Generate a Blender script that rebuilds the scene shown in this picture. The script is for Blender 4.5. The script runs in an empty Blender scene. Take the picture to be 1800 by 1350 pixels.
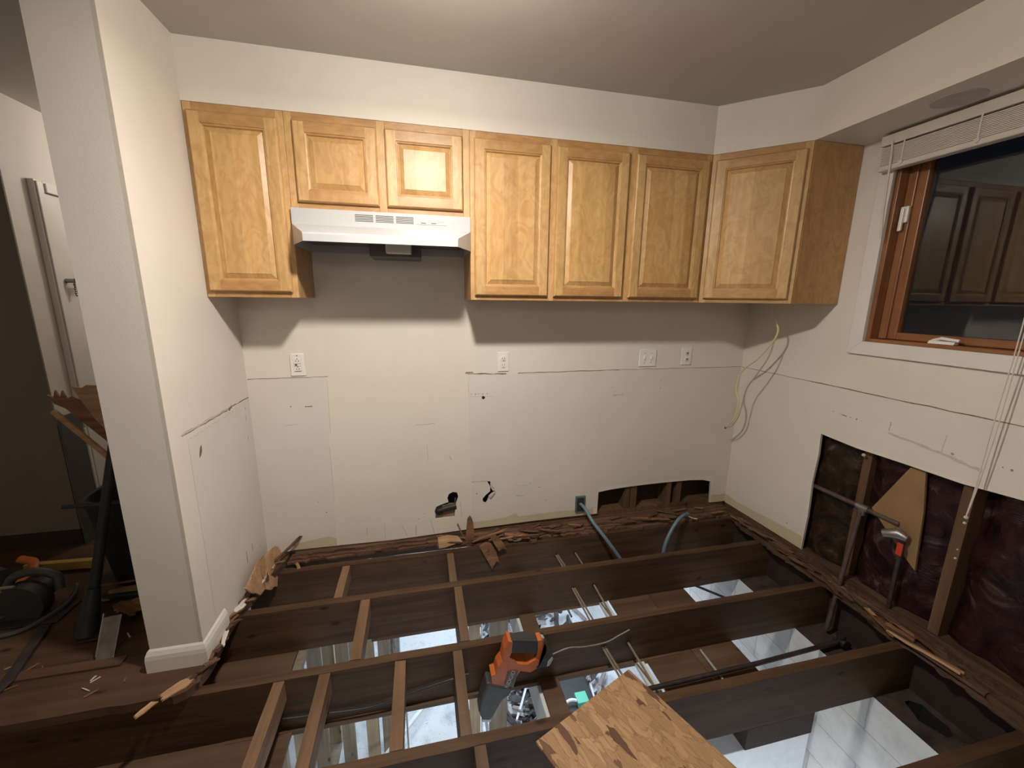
import bpy, bmesh, math, random
from mathutils import Vector, Matrix, Euler, noise
from mathutils.geometry import delaunay_2d_cdt

C = bpy.context.scene
COL = C.collection

# ------------------------------------------------------------------ camera
cam_d = bpy.data.cameras.new('camera')
cam = bpy.data.objects.new('camera', cam_d)
COL.objects.link(cam)
C.camera = cam
cam_d.sensor_fit = 'HORIZONTAL'
cam_d.sensor_width = 36.0
cam_d.lens = 712.43 / 1800.0 * 36.0
cam_d.clip_start = 0.02
cam.matrix_world = Matrix(((0.97561105, 0.03328551, -0.21696807, -2.106),
                           (-0.2191785, 0.20172755, -0.95460294, -2.290),
                           (0.01199399, 0.97887592, 0.20410309, 1.431),
                           (0, 0, 0, 1)))

# ------------------------------------------------------------------ world, exposure
w = bpy.data.worlds.new('night')
C.world = w
w.use_nodes = True
w.node_tree.nodes['Background'].inputs[0].default_value = (0.010, 0.012, 0.018, 1)
w.node_tree.nodes['Background'].inputs[1].default_value = 0.3
C.view_settings.view_transform = 'Standard'
C.view_settings.look = 'None'
C.view_settings.gamma = 1.0
C.view_settings.exposure = 0.0
C.view_settings.use_curve_mapping = False


def point_light(name, loc, power, color, radius):
    d = bpy.data.lights.new(name, 'POINT')
    d.energy = power
    d.color = color
    d.shadow_soft_size = radius
    o = bpy.data.objects.new(name, d)
    o.location = loc
    COL.objects.link(o)
    return o


def area_light(name, loc, sx, sy, power, color, rot=(0, 0, 0)):
    d = bpy.data.lights.new(name, 'AREA')
    d.shape = 'RECTANGLE'
    d.size = sx
    d.size_y = sy
    d.energy = power
    d.color = color
    o = bpy.data.objects.new(name, d)
    o.location = loc
    o.rotation_euler = rot
    COL.objects.link(o)
    return o


def disc_light(name, loc, size, power, color):
    d = bpy.data.lights.new(name, 'AREA')
    d.shape = 'DISK'
    d.size = size
    d.energy = power
    d.color = color
    o = bpy.data.objects.new(name, d)
    o.location = loc
    COL.objects.link(o)
    return o


WARM = (1.0, 0.935, 0.85)
COOL = (0.72, 0.86, 1.0)
point_light('kitchen_bulb_light', (-2.04, -1.21, 2.235), 23, WARM, 0.05)
disc_light('kitchen_lamp_glow', (-2.04, -1.21, 2.24), 0.14, 29, WARM)
point_light('added_fill_light', (-2.6, -3.5, 2.1), 13, (1.0, 0.95, 0.88), 0.1)  # added fill behind the camera to lift the shaded walls, has no fixture
point_light('hallway_bulb_light', (-3.45, 1.15, 2.20), 13, WARM, 0.06)
area_light('basement_tube_light', (-2.0, 1.75, -0.40), 1.2, 0.12, 34, COOL)
area_light('basement_tube_light', (-0.95, 0.9, -0.40), 0.12, 1.0, 34, COOL)
area_light('basement_tube_light', (-1.6, -2.3, -0.40), 1.2, 0.12, 60, (0.86, 0.92, 1.0))

# ------------------------------------------------------------------ materials
M = {}


def new_mat(name):
    m = bpy.data.materials.new(name)
    m.use_nodes = True
    nt = m.node_tree
    b = nt.nodes['Principled BSDF']
    return m, nt, b


def ramp(nt, fac, stops):
    r = nt.nodes.new('ShaderNodeValToRGB')
    while len(r.color_ramp.elements) < len(stops):
        r.color_ramp.elements.new(0.5)
    for e, (p, c) in zip(r.color_ramp.elements, stops):
        e.position = p
        e.color = (c[0], c[1], c[2], 1)
    nt.links.new(fac, r.inputs[0])
    return r.outputs[0]


def coords(nt, scale=(1, 1, 1), rot=(0, 0, 0), world=False, rand=False):
    tc = nt.nodes.new('ShaderNodeTexCoord')
    mp = nt.nodes.new('ShaderNodeMapping')
    mp.inputs['Scale'].default_value = scale
    mp.inputs['Rotation'].default_value = rot
    if world:
        g = nt.nodes.new('ShaderNodeNewGeometry')
        src = g.outputs['Position']
    else:
        src = tc.outputs['Object']
    if rand:
        oi = nt.nodes.new('ShaderNodeObjectInfo')
        ad = nt.nodes.new('ShaderNodeVectorMath')
        ad.operation = 'ADD'
        ml = nt.nodes.new('ShaderNodeMath')
        ml.operation = 'MULTIPLY'
        ml.inputs[1].default_value = 37.0
        nt.links.new(oi.outputs['Random'], ml.inputs[0])
        nt.links.new(src, ad.inputs[0])
        nt.links.new(ml.outputs[0], ad.inputs[1])
        src = ad.outputs[0]
    nt.links.new(src, mp.inputs[0])
    return mp.outputs[0]


def noise_tex(nt, vec, scale, detail=4, rough=0.55, dist=0.0):
    n = nt.nodes.new('ShaderNodeTexNoise')
    n.inputs['Scale'].default_value = scale
    n.inputs['Detail'].default_value = detail
    n.inputs['Roughness'].default_value = rough
    n.inputs['Distortion'].default_value = dist
    nt.links.new(vec, n.inputs['Vector'])
    return n.outputs['Fac']


def mix(nt, fac, a, b, mode='MIX'):
    n = nt.nodes.new('ShaderNodeMix')
    n.data_type = 'RGBA'
    n.blend_type = mode
    if isinstance(fac, (int, float)):
        n.inputs[0].default_value = fac
    else:
        nt.links.new(fac, n.inputs[0])
    for i, v in ((6, a), (7, b)):
        if isinstance(v, tuple):
            n.inputs[i].default_value = (v[0], v[1], v[2], 1)
        else:
            nt.links.new(v, n.inputs[i])
    return n.outputs[2]


def bump(nt, b, h, strength, dist=0.002):
    n = nt.nodes.new('ShaderNodeBump')
    n.inputs['Strength'].default_value = strength
    n.inputs['Distance'].default_value = dist
    nt.links.new(h, n.inputs['Height'])
    nt.links.new(n.outputs[0], b.inputs['Normal'])


def paint(name, col, col2=None, rough=0.6, sc=2.2, bs=0.25, spec=0.3):
    """wall paint: faint mottling and roller stipple"""
    m, nt, b = new_mat(name)
    v = coords(nt, world=True)
    col2 = col2 or tuple(c * 0.93 for c in col)
    f = noise_tex(nt, v, sc, 6, 0.6)
    c = ramp(nt, f, [(0.35, col2), (0.62, col)])
    nt.links.new(c, b.inputs['Base Color'])
    b.inputs['Roughness'].default_value = rough
    b.inputs['Specular IOR Level'].default_value = spec
    bump(nt, b, noise_tex(nt, v, 130, 3, 0.6), bs, 0.0012)
    M[name] = m
    return m


def plain(name, col, rough=0.5, metal=0.0, var=0.0, sc=20, spec=0.5):
    m, nt, b = new_mat(name)
    b.inputs['Roughness'].default_value = rough
    b.inputs['Metallic'].default_value = metal
    b.inputs['Specular IOR Level'].default_value = spec
    v = coords(nt)
    f = noise_tex(nt, v, sc, 4)
    c = ramp(nt, f, [(0.3, tuple(x * (1 - var) for x in col)), (0.7, tuple(min(1, x * (1 + var)) for x in col))])
    nt.links.new(c, b.inputs['Base Color'])
    M[name] = m
    return m


def wood(name, dark, light, axis, rough=0.6, grain=18.0, knots=True, bs=0.3, spec=0.25, stain=None):
    """grain runs along the given axis"""
    m, nt, b = new_mat(name)
    s = [grain, grain, grain]
    s['xyz'.index(axis)] = grain * 0.06
    v = coords(nt, scale=tuple(s), rand=True)
    f = noise_tex(nt, v, 1.6, 7, 0.6, 0.6)
    c = ramp(nt, f, [(0.28, dark), (0.72, light)])
    v2 = coords(nt, rand=True)
    f2 = noise_tex(nt, v2, 3.0, 3)
    c = mix(nt, ramp(nt, f2, [(0.3, (0.72, 0.72, 0.72)), (0.7, (1.06, 1.06, 1.06))]), (0, 0, 0), c, 'MIX') if False else \
        mix(nt, 1.0, c, ramp(nt, f2, [(0.3, (0.74, 0.72, 0.70)), (0.7, (1.0, 1.0, 1.0))]), 'MULTIPLY')
    if knots:
        s2 = [9, 9, 9]
        s2['xyz'.index(axis)] = 4.0
        vk = coords(nt, scale=tuple(s2), rand=True)
        vo = nt.nodes.new('ShaderNodeTexVoronoi')
        vo.inputs['Scale'].default_value = 1.0
        nt.links.new(vk, vo.inputs['Vector'])
        c = mix(nt, 1.0, c, ramp(nt, vo.outputs['Distance'], [(0.05, (0.35, 0.27, 0.22)), (0.12, (1, 1, 1))]), 'MULTIPLY')
    nt.links.new(c, b.inputs['Base Color'])
    b.inputs['Roughness'].default_value = rough
    b.inputs['Specular IOR Level'].default_value = spec
    bump(nt, b, f, bs, 0.002)
    M[name] = m
    return m


def maple(name, axis, light, dark, bands=0.0):
    m, nt, b = new_mat(name)
    s = [1.0, 1.0, 1.0]
    s['xyz'.index(axis)] = 0.10
    v = coords(nt, scale=tuple(s), rand=True)
    f = noise_tex(nt, v, 20, 7, 0.65, 1.6)
    c = ramp(nt, f, [(0.33, dark), (0.58, light)])
    v3 = coords(nt, scale=tuple(0.6 if i == 'xyz'.index(axis) else 1.0 for i in range(3)), rand=True)
    f3 = noise_tex(nt, v3, 14, 4, 0.55, 2.5)      # chatoyant curl of the maple
    c = mix(nt, 1.0, c, ramp(nt, f3, [(0.34, (0.84, 0.80, 0.74)), (0.60, (1.02, 1.02, 1.02))]), 'MULTIPLY')
    if bands:
        tc = nt.nodes.new('ShaderNodeTexCoord')
        oi = nt.nodes.new('ShaderNodeObjectInfo')
        sep = nt.nodes.new('ShaderNodeSeparateXYZ')
        nt.links.new(tc.outputs['Object'], sep.inputs[0])
        mu = nt.nodes.new('ShaderNodeMath'); mu.operation = 'MULTIPLY_ADD'
        mu.inputs[1].default_value = 1 / 0.068
        nt.links.new(sep.outputs[0], mu.inputs[0])
        nt.links.new(oi.outputs['Random'], mu.inputs[2])
        fl = nt.nodes.new('ShaderNodeMath'); fl.operation = 'FLOOR'
        nt.links.new(mu.outputs[0], fl.inputs[0])
        ad = nt.nodes.new('ShaderNodeMath'); ad.operation = 'MULTIPLY_ADD'
        nt.links.new(oi.outputs['Random'], ad.inputs[0]); ad.inputs[1].default_value = 91.0
        nt.links.new(fl.outputs[0], ad.inputs[2])
        wn = nt.nodes.new('ShaderNodeTexWhiteNoise'); wn.noise_dimensions = '1D'
        nt.links.new(ad.outputs[0], wn.inputs['W'])
        c = mix(nt, 1.0, c, ramp(nt, wn.outputs['Value'], [(0.0, (0.86, 0.83, 0.78)), (1.0, (1.08, 1.07, 1.06))]), 'MULTIPLY')
    nt.links.new(c, b.inputs['Base Color'])
    b.inputs['Roughness'].default_value = 0.42
    b.inputs['Specular IOR Level'].default_value = 0.45
    b.inputs['Coat Weight'].default_value = 0.08
    b.inputs['Coat Roughness'].default_value = 0.30
    bump(nt, b, noise_tex(nt, coords(nt, rand=True), 5, 2), 0.12, 0.004)
    M[name] = m


# paints
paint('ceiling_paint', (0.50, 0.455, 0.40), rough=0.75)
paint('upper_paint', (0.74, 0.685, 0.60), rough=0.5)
paint('side_paint', (0.72, 0.66, 0.58), rough=0.5)
paint('primer', (0.69, 0.635, 0.580), (0.655, 0.60, 0.545), rough=0.65)
paint('yellow_paint', (0.72, 0.665, 0.575), (0.69, 0.63, 0.54), rough=0.55)
paint('tan_plaster', (0.58, 0.50, 0.355), (0.52, 0.44, 0.30), rough=0.8)
paint('hall_paint', (0.66, 0.61, 0.55), rough=0.6)
paint('shaded_wall_colour', (0.20, 0.17, 0.135), rough=0.8)  # hall return wall: its lack of light is put into the base colour
paint('trim_paint', (0.72, 0.675, 0.62), rough=0.4, sc=5)
paint('gyp_edge', (0.55, 0.50, 0.42), rough=0.9, sc=30)
plain('torn_paper', (0.20, 0.12, 0.065), 0.9, var=0.35, sc=60)
plain('scuff', (0.26, 0.23, 0.20), 0.8, var=0.3)
plain('scuff_light', (0.50, 0.455, 0.43), 0.8, var=0.1)
plain('dark_hole', (0.012, 0.010, 0.009), 0.9)
# woods
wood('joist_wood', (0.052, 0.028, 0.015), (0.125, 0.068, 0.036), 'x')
wood('block_wood', (0.13, 0.075, 0.040), (0.29, 0.170, 0.095), 'y', grain=14)
wood('bridge_wood', (0.10, 0.062, 0.038), (0.20, 0.125, 0.075), 'y', grain=14)
wood('stud_wood', (0.085, 0.048, 0.027), (0.185, 0.108, 0.060), 'z')
wood('pale_stud', (0.30, 0.23, 0.15), (0.48, 0.38, 0.26), 'z')
wood('grey_stud', (0.20, 0.16, 0.12), (0.34, 0.28, 0.21), 'z')
wood('ceiling_board', (0.095, 0.056, 0.034), (0.185, 0.112, 0.068), 'x', grain=10)
wood('subfloor_wood', (0.045, 0.024, 0.015), (0.16, 0.085, 0.050), 'x', grain=7)
wood('strip_wood', (0.055, 0.028, 0.018), (0.22, 0.125, 0.078), 'x', grain=30, bs=0.8)
wood('strip_wood_y', (0.045, 0.024, 0.016), (0.17, 0.10, 0.064), 'y', grain=30, bs=0.8)
wood('splinter_wood', (0.15, 0.070, 0.036), (0.36, 0.19, 0.10), 'x', grain=25, knots=False)
wood('pale_splinter', (0.36, 0.20, 0.10), (0.60, 0.38, 0.22), 'x', grain=25, knots=False)
wood('window_wood', (0.22, 0.085, 0.030), (0.38, 0.165, 0.065), 'z', rough=0.35, knots=False, spec=0.5)
wood('window_wood_y', (0.22, 0.085, 0.030), (0.38, 0.165, 0.065), 'y', rough=0.35, knots=False, spec=0.5)
wood('yellow_wood', (0.42, 0.26, 0.07), (0.62, 0.42, 0.14), 'x', knots=False)
MLT, MDK = (0.58, 0.365, 0.158), (0.48, 0.28, 0.108)
maple('maple_v', 'z', MLT, MDK)
maple('maple_h', 'x', (0.48, 0.270, 0.105), (0.40, 0.21, 0.078))
maple('maple_panel', 'z', MLT, (0.54, 0.305, 0.11), bands=1)
maple('maple_side', 'z', (0.50, 0.30, 0.125), (0.43, 0.245, 0.095))
maple('maple_frame', 'z', (0.59, 0.365, 0.16), (0.50, 0.285, 0.11))
# the rest
plain('white_enamel', (0.47, 0.465, 0.465), 0.28, var=0.01)
plain('grey_plastic', (0.42, 0.41, 0.40), 0.4)
plain('outlet_white', (0.80, 0.76, 0.70), 0.35)
plain('slot_dark', (0.03, 0.025, 0.02), 0.7)
plain('mark_grey', (0.38, 0.37, 0.36), 0.6)
plain('filter_grey', (0.10, 0.09, 0.085), 0.55, var=0.2, sc=200)
plain('lens_frost', (0.62, 0.58, 0.52), 0.35)
plain('blind_white', (0.60, 0.54, 0.47), 0.45, var=0.04)
plain('cord_white', (0.62, 0.56, 0.48), 0.6)
plain('cable_cream', (0.66, 0.56, 0.36), 0.5, var=0.08)
plain('cable_tan', (0.46, 0.38, 0.25), 0.55, var=0.1)
plain('cable_grey', (0.24, 0.19, 0.135), 0.55, var=0.15)
plain('hose_blue', (0.13, 0.20, 0.25), 0.45, var=0.1)
plain('box_blue', (0.10, 0.14, 0.155), 0.6, var=0.1)
plain('black_iron', (0.025, 0.022, 0.022), 0.5, var=0.3, spec=0.4)
plain('pipe_brown', (0.11, 0.075, 0.065), 0.5, metal=0.3, var=0.3)
plain('galvanized', (0.28, 0.26, 0.25), 0.42, metal=0.8, var=0.3)
plain('red_handle', (0.50, 0.05, 0.02), 0.45, var=0.2)
plain('orange_plastic', (0.50, 0.125, 0.030), 0.45, var=0.12, sc=30)
plain('black_rubber', (0.035, 0.035, 0.033), 0.6, var=0.2, sc=60)
plain('boot_grey', (0.060, 0.058, 0.054), 0.55, var=0.2, sc=30)
plain('label_grey', (0.075, 0.070, 0.062), 0.5)
plain('lettering', (0.42, 0.40, 0.35), 0.5)
plain('steel', (0.30, 0.28, 0.27), 0.38, metal=0.9, var=0.25)
plain('dark_steel', (0.07, 0.055, 0.05), 0.5, metal=0.5, var=0.3)
plain('black_plastic', (0.012, 0.014, 0.014), 0.55, var=0.3)
plain('bin_rim', (0.030, 0.034, 0.034), 0.5)
plain('white_painted', (0.70, 0.72, 0.73), 0.55, var=0.06)
plain('tan_sheet', (0.26, 0.155, 0.068), 0.75, var=0.12, sc=8)
plain('brown_board', (0.034, 0.020, 0.015), 0.8, var=0.2)
plain('scrap_dark', (0.045, 0.038, 0.038), 0.8, var=0.5)
plain('scrap_pale', (0.62, 0.62, 0.64), 0.7, var=0.15)
plain('scrap_mid', (0.24, 0.20, 0.19), 0.8, var=0.3)
plain('teal_plastic', (0.10, 0.42, 0.30), 0.4)
plain('board_grey', (0.085, 0.08, 0.075), 0.7, var=0.1)
plain('drywall_back', (0.30, 0.20, 0.13), 0.9, var=0.15)
plain('mud_white', (0.60, 0.55, 0.49), 0.8, var=0.2)


def kraft(name, stops):
    m, nt, b = new_mat(name)
    v = coords(nt, scale=(1, 1, 1), world=True)
    f = noise_tex(nt, v, 6, 7, 0.6, 2.2)
    c = ramp(nt, f, stops)  # pale wrinkle highlights painted in, colour follows the bump noise
    nt.links.new(c, b.inputs['Base Color'])
    b.inputs['Roughness'].default_value = 0.38
    bump(nt, b, f, 0.7, 0.02)
    M[name] = m


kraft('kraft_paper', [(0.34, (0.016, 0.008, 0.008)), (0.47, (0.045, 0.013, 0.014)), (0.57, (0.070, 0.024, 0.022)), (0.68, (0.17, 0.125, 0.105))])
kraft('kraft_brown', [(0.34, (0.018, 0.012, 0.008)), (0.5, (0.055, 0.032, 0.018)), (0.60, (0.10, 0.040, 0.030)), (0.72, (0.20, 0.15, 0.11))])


def osb():
    m, nt, b = new_mat('osb')
    layers = []
    for k, (ang_, sc_) in enumerate(((0.30, 1.0), (-0.25, 1.25), (0.95, 1.1))):
        v = coords(nt, rot=(0, 0, ang_), scale=(34.0 * sc_, 10.5 * sc_, 1.0))
        w_ = nt.nodes.new('ShaderNodeTexNoise'); w_.inputs['Scale'].default_value = 1.2; w_.inputs['Detail'].default_value = 3
        nt.links.new(v, w_.inputs['Vector'])
        ml = nt.nodes.new('ShaderNodeVectorMath'); ml.operation = 'MULTIPLY_ADD'
        ml.inputs[1].default_value = (0.9, 0.9, 0.0)
        nt.links.new(w_.outputs['Color'], ml.inputs[0]); nt.links.new(v, ml.inputs[2])
        vo = nt.nodes.new('ShaderNodeTexVoronoi'); vo.inputs['Scale'].default_value = 1.0
        nt.links.new(ml.outputs[0], vo.inputs['Vector'])
        sp = nt.nodes.new('ShaderNodeSeparateColor'); nt.links.new(vo.outputs['Color'], sp.inputs[0])
        col = ramp(nt, sp.outputs[0], [(0.0, (0.12, 0.055, 0.030)), (0.05, (0.16, 0.078, 0.040)), (0.09, (0.33, 0.190, 0.092)),
                                       (0.45, (0.41, 0.245, 0.120)), (0.8, (0.48, 0.300, 0.155)), (1.0, (0.37, 0.215, 0.105))])
        ve = nt.nodes.new('ShaderNodeTexVoronoi'); ve.feature = 'DISTANCE_TO_EDGE'; ve.inputs['Scale'].default_value = 1.0
        nt.links.new(ml.outputs[0], ve.inputs['Vector'])
        col = mix(nt, 1.0, col, ramp(nt, ve.outputs['Distance'], [(0.0, (0.70, 0.64, 0.58)), (0.06, (1, 1, 1))]), 'MULTIPLY')
        vg = coords(nt, rot=(0, 0, ang_), scale=(160, 14, 1))
        col = mix(nt, 1.0, col, ramp(nt, noise_tex(nt, vg, 1.5, 4), [(0.3, (0.80, 0.78, 0.75)), (0.7, (1.04, 1.04, 1.04))]), 'MULTIPLY')
        layers.append((col, sp))
    c = layers[0][0]
    for k in (1, 2):
        th = nt.nodes.new('ShaderNodeMath'); th.operation = 'GREATER_THAN'; th.inputs[1].default_value = 0.56
        nt.links.new(layers[k][1].outputs[1], th.inputs[0])
        c = mix(nt, th.outputs[0], c, layers[k][0])
    nt.links.new(c, b.inputs['Base Color'])
    b.inputs['Roughness'].default_value = 0.6
    bump(nt, b, layers[0][1].outputs[0], 0.3, 0.002)
    M['osb'] = m


osb()


def block_paint():
    m, nt, b = new_mat('painted_block')
    tc = nt.nodes.new('ShaderNodeNewGeometry')
    sep = nt.nodes.new('ShaderNodeSeparateXYZ')
    nt.links.new(tc.outputs['Position'], sep.inputs[0])
    cmb = nt.nodes.new('ShaderNodeCombineXYZ')
    sm = nt.nodes.new('ShaderNodeMath'); sm.operation = 'ADD'
    nt.links.new(sep.outputs[0], sm.inputs[0]); nt.links.new(sep.outputs[1], sm.inputs[1])
    nt.links.new(sm.outputs[0], cmb.inputs[0])
    az = nt.nodes.new('ShaderNodeMath'); az.operation = 'ADD'; az.inputs[1].default_value = 0.46
    nt.links.new(sep.outputs[2], az.inputs[0]); nt.links.new(az.outputs[0], cmb.inputs[1])
    br = nt.nodes.new('ShaderNodeTexBrick')
    br.inputs['Color1'].default_value = (0.66, 0.66, 0.65, 1)
    br.inputs['Color2'].default_value = (0.72, 0.72, 0.71, 1)
    br.inputs['Mortar'].default_value = (0.52, 0.52, 0.51, 1)
    br.inputs['Scale'].default_value = 1.0
    br.inputs['Mortar Size'].default_value = 0.004
    br.inputs['Brick Width'].default_value = 0.40
    br.inputs['Row Height'].default_value = 0.20
    nt.links.new(cmb.outputs[0], br.inputs['Vector'])
    v = coords(nt, world=True)
    c = mix(nt, 1.0, br.outputs['Color'], ramp(nt, noise_tex(nt, v, 9, 6, 0.7), [(0.3, (0.80, 0.80, 0.80)), (0.55, (1, 1, 1))]), 'MULTIPLY')
    nt.links.new(c, b.inputs['Base Color'])
    b.inputs['Roughness'].default_value = 0.55
    bump(nt, b, br.outputs['Fac'], -0.8, 0.004)
    M['painted_block'] = m
    m, nt, b = new_mat('basement_concrete')
    v = coords(nt, world=True)
    c = ramp(nt, noise_tex(nt, v, 5, 8, 0.7), [(0.30, (0.36, 0.38, 0.40)), (0.5, (0.60, 0.62, 0.64))])
    s = noise_tex(nt, v, 38, 3, 0.5, 2.0)
    c = mix(nt, 1.0, c, ramp(nt, s, [(0.28, (0.35, 0.33, 0.32)), (0.34, (1, 1, 1))]), 'MULTIPLY')
    nt.links.new(c, b.inputs['Base Color'])
    b.inputs['Roughness'].default_value = 0.7
    M['basement_concrete'] = m
    m, nt, b = new_mat('foundation_top')
    v = coords(nt, world=True)
    c = ramp(nt, noise_tex(nt, v, 12, 7, 0.7), [(0.35, (0.022, 0.014, 0.011)), (0.65, (0.085, 0.058, 0.045))])
    nt.links.new(c, b.inputs['Base Color'])
    b.inputs['Roughness'].default_value = 0.9
    M['foundation_top'] = m


block_paint()


def glassmat():
    m, nt, b = new_mat('window_glass')
    b.inputs['Base Color'].default_value = (0.9, 0.93, 0.92, 1)
    b.inputs['Roughness'].default_value = 0.0
    b.inputs['Transmission Weight'].default_value = 1.0
    b.inputs['IOR'].default_value = 1.5
    M['window_glass'] = m
    m, nt, b = new_mat('lamp_glow')
    b.inputs['Base Color'].default_value = (0.9, 0.85, 0.8, 1)
    b.inputs['Emission Color'].default_value = (1, 0.86, 0.72, 1)
    b.inputs['Emission Strength'].default_value = 6.0
    M['lamp_glow'] = m
    m, nt, b = new_mat('tube_glow')
    b.inputs['Emission Color'].default_value = (0.75, 0.87, 1, 1)
    b.inputs['Emission Strength'].default_value = 6.0
    M['tube_glow'] = m


glassmat()


# ------------------------------------------------------------------ mesh helpers
def obj(name, bm, mats, parent=None, smooth=False, bev=0.0, weld=False):
    if weld:
        bmesh.ops.remove_doubles(bm, verts=bm.verts, dist=1e-5)
    bmesh.ops.recalc_face_normals(bm, faces=bm.faces)
    me = bpy.data.meshes.new(name)
    bm.to_mesh(me)
    bm.free()
    if not isinstance(mats, (list, tuple)):
        mats = [mats]
    for k in mats:
        me.materials.append(M[k])
    o = bpy.data.objects.new(name, me)
    COL.objects.link(o)
    if parent is not None:
        o.parent = parent
    if smooth:
        for p in me.polygons:
            p.use_smooth = True
        md = o.modifiers.new('split', 'EDGE_SPLIT')
        md.split_angle = math.radians(40)
    if bev:
        md = o.modifiers.new('bevel', 'BEVEL')
        md.width = bev
        md.segments = 2
        md.limit_method = 'ANGLE'
    return o


def recenter(o):
    """put the origin of a single mesh thing at the base of its box"""
    me = o.data
    xs = [v.co for v in me.vertices]
    mn = Vector((min(v.x for v in xs), min(v.y for v in xs), min(v.z for v in xs)))
    mx = Vector((max(v.x for v in xs), max(v.y for v in xs), max(v.z for v in xs)))
    c = (mn + mx) / 2
    c.z = mn.z
    me.transform(Matrix.Translation(-c))
    o.location = o.matrix_basis @ c
    return o


def tag(o, label=None, cat=None, group=None, kind=None):
    if label:
        o['label'] = label
    if cat:
        o['category'] = cat
    if group:
        o['group'] = group
    if kind:
        o['kind'] = kind
    return o


def struct(name, bm, mats, label=None, parent=None, **kw):
    o = obj(name, bm, mats, parent, **kw)
    if parent is None:
        o['kind'] = 'structure'
        o['category'] = name.split('_')[0]
        if label:
            o['label'] = label
    return o


def empty(name, loc, label, cat, group=None, rot=(0, 0, 0), kind=None):
    o = bpy.data.objects.new(name, None)
    o.location = loc
    o.rotation_euler = rot
    o.empty_display_size = 0.05
    COL.objects.link(o)
    tag(o, label, cat, group, kind)
    return o


def box(bm, x0, x1, y0, y1, z0, z1, mat=0):
    vs = [bm.verts.new(p) for p in ((x0, y0, z0), (x1, y0, z0), (x1, y1, z0), (x0, y1, z0),
                                    (x0, y0, z1), (x1, y0, z1), (x1, y1, z1), (x0, y1, z1))]
    for f in ((3, 2, 1, 0), (4, 5, 6, 7), (0, 1, 5, 4), (1, 2, 6, 5), (2, 3, 7, 6), (3, 0, 4, 7)):
        bm.faces.new([vs[i] for i in f]).material_index = mat
    return vs


def prism(bm, poly, axis, lo, hi, mat=0):
    """extrude a 2D polygon along an axis; poly is in the two other axes in order"""
    def p3(p, h):
        q = list(p)
        q.insert('xyz'.index(axis), h)
        return q
    a = [bm.verts.new(p3(p, lo)) for p in poly]
    b = [bm.verts.new(p3(p, hi)) for p in poly]
    n = len(poly)
    fs = [bm.faces.new(a), bm.faces.new(b[::-1])]
    for i in range(n):
        j = (i + 1) % n
        fs.append(bm.faces.new((a[i], a[j], b[j], b[i])))
    for f in fs:
        f.material_index = mat
    if n > 4:
        bmesh.ops.triangulate(bm, faces=fs[:2])


def catmull(pts, n=8):
    P = [Vector(p) for p in pts]
    P = [P[0] * 2 - P[1]] + P + [P[-1] * 2 - P[-2]]
    out = []
    for i in range(1, len(P) - 2):
        for k in range(n):
            t = k / n
            a, b, c, d = P[i - 1], P[i], P[i + 1], P[i + 2]
            out.append(0.5 * ((2 * b) + (c - a) * t + (2 * a - 5 * b + 4 * c - d) * t * t + (3 * b - a - 3 * c + d) * t ** 3))
    out.append(P[-2])
    return out


def tube(bm, pts, r, seg=10, mat=0, flat=1.0):
    pts = [Vector(p) for p in pts]
    rings = []
    up = Vector((0, 0, 1))
    prev = None
    for i, p in enumerate(pts):
        d = (pts[min(i + 1, len(pts) - 1)] - pts[max(i - 1, 0)]).normalized()
        if prev is None:
            u = d.cross(up if abs(d.z) < 0.9 else Vector((1, 0, 0))).normalized()
        else:
            u = (prev - d * prev.dot(d)).normalized()
        prev = u
        v = d.cross(u)
        rr = r[i] if isinstance(r, (list, tuple)) else r
        rings.append([bm.verts.new(p + (u * math.cos(a) + v * math.sin(a) * flat) * rr)
                      for a in [2 * math.pi * k / seg for k in range(seg)]])
    for a, b in zip(rings[:-1], rings[1:]):
        for k in range(seg):
            j = (k + 1) % seg
            bm.faces.new((a[k], a[j], b[j], b[k])).material_index = mat
    bm.faces.new(rings[0][::-1]).material_index = mat
    bm.faces.new(rings[-1]).material_index = mat


def bar(bm, a, b, wdt, t, up=(0, 0, 1), mat=0):
    """square bar from a to b"""
    a, b = Vector(a), Vector(b)
    d = (b - a).normalized()
    s = d.cross(Vector(up)).normalized()
    u = s.cross(d)
    vs = []
    for p in (a, b):
        for i, j in ((-1, -1), (1, -1), (1, 1), (-1, 1)):
            vs.append(bm.verts.new(p + s * i * wdt / 2 + u * j * t / 2))
    for f in ((0, 1, 2, 3), (7, 6, 5, 4), (0, 4, 5, 1), (1, 5, 6, 2), (2, 6, 7, 3), (3, 7, 4, 0)):
        bm.faces.new([vs[i] for i in f]).material_index = mat


def B():
    return bmesh.new()


def inside(p, poly):
    x, y = p
    c = False
    n = len(poly)
    for i in range(n):
        x1, y1 = poly[i]
        x2, y2 = poly[(i + 1) % n]
        if (y1 > y) != (y2 > y) and x < (x2 - x1) * (y - y1) / (y2 - y1) + x1:
            c = not c
    return c


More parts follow.
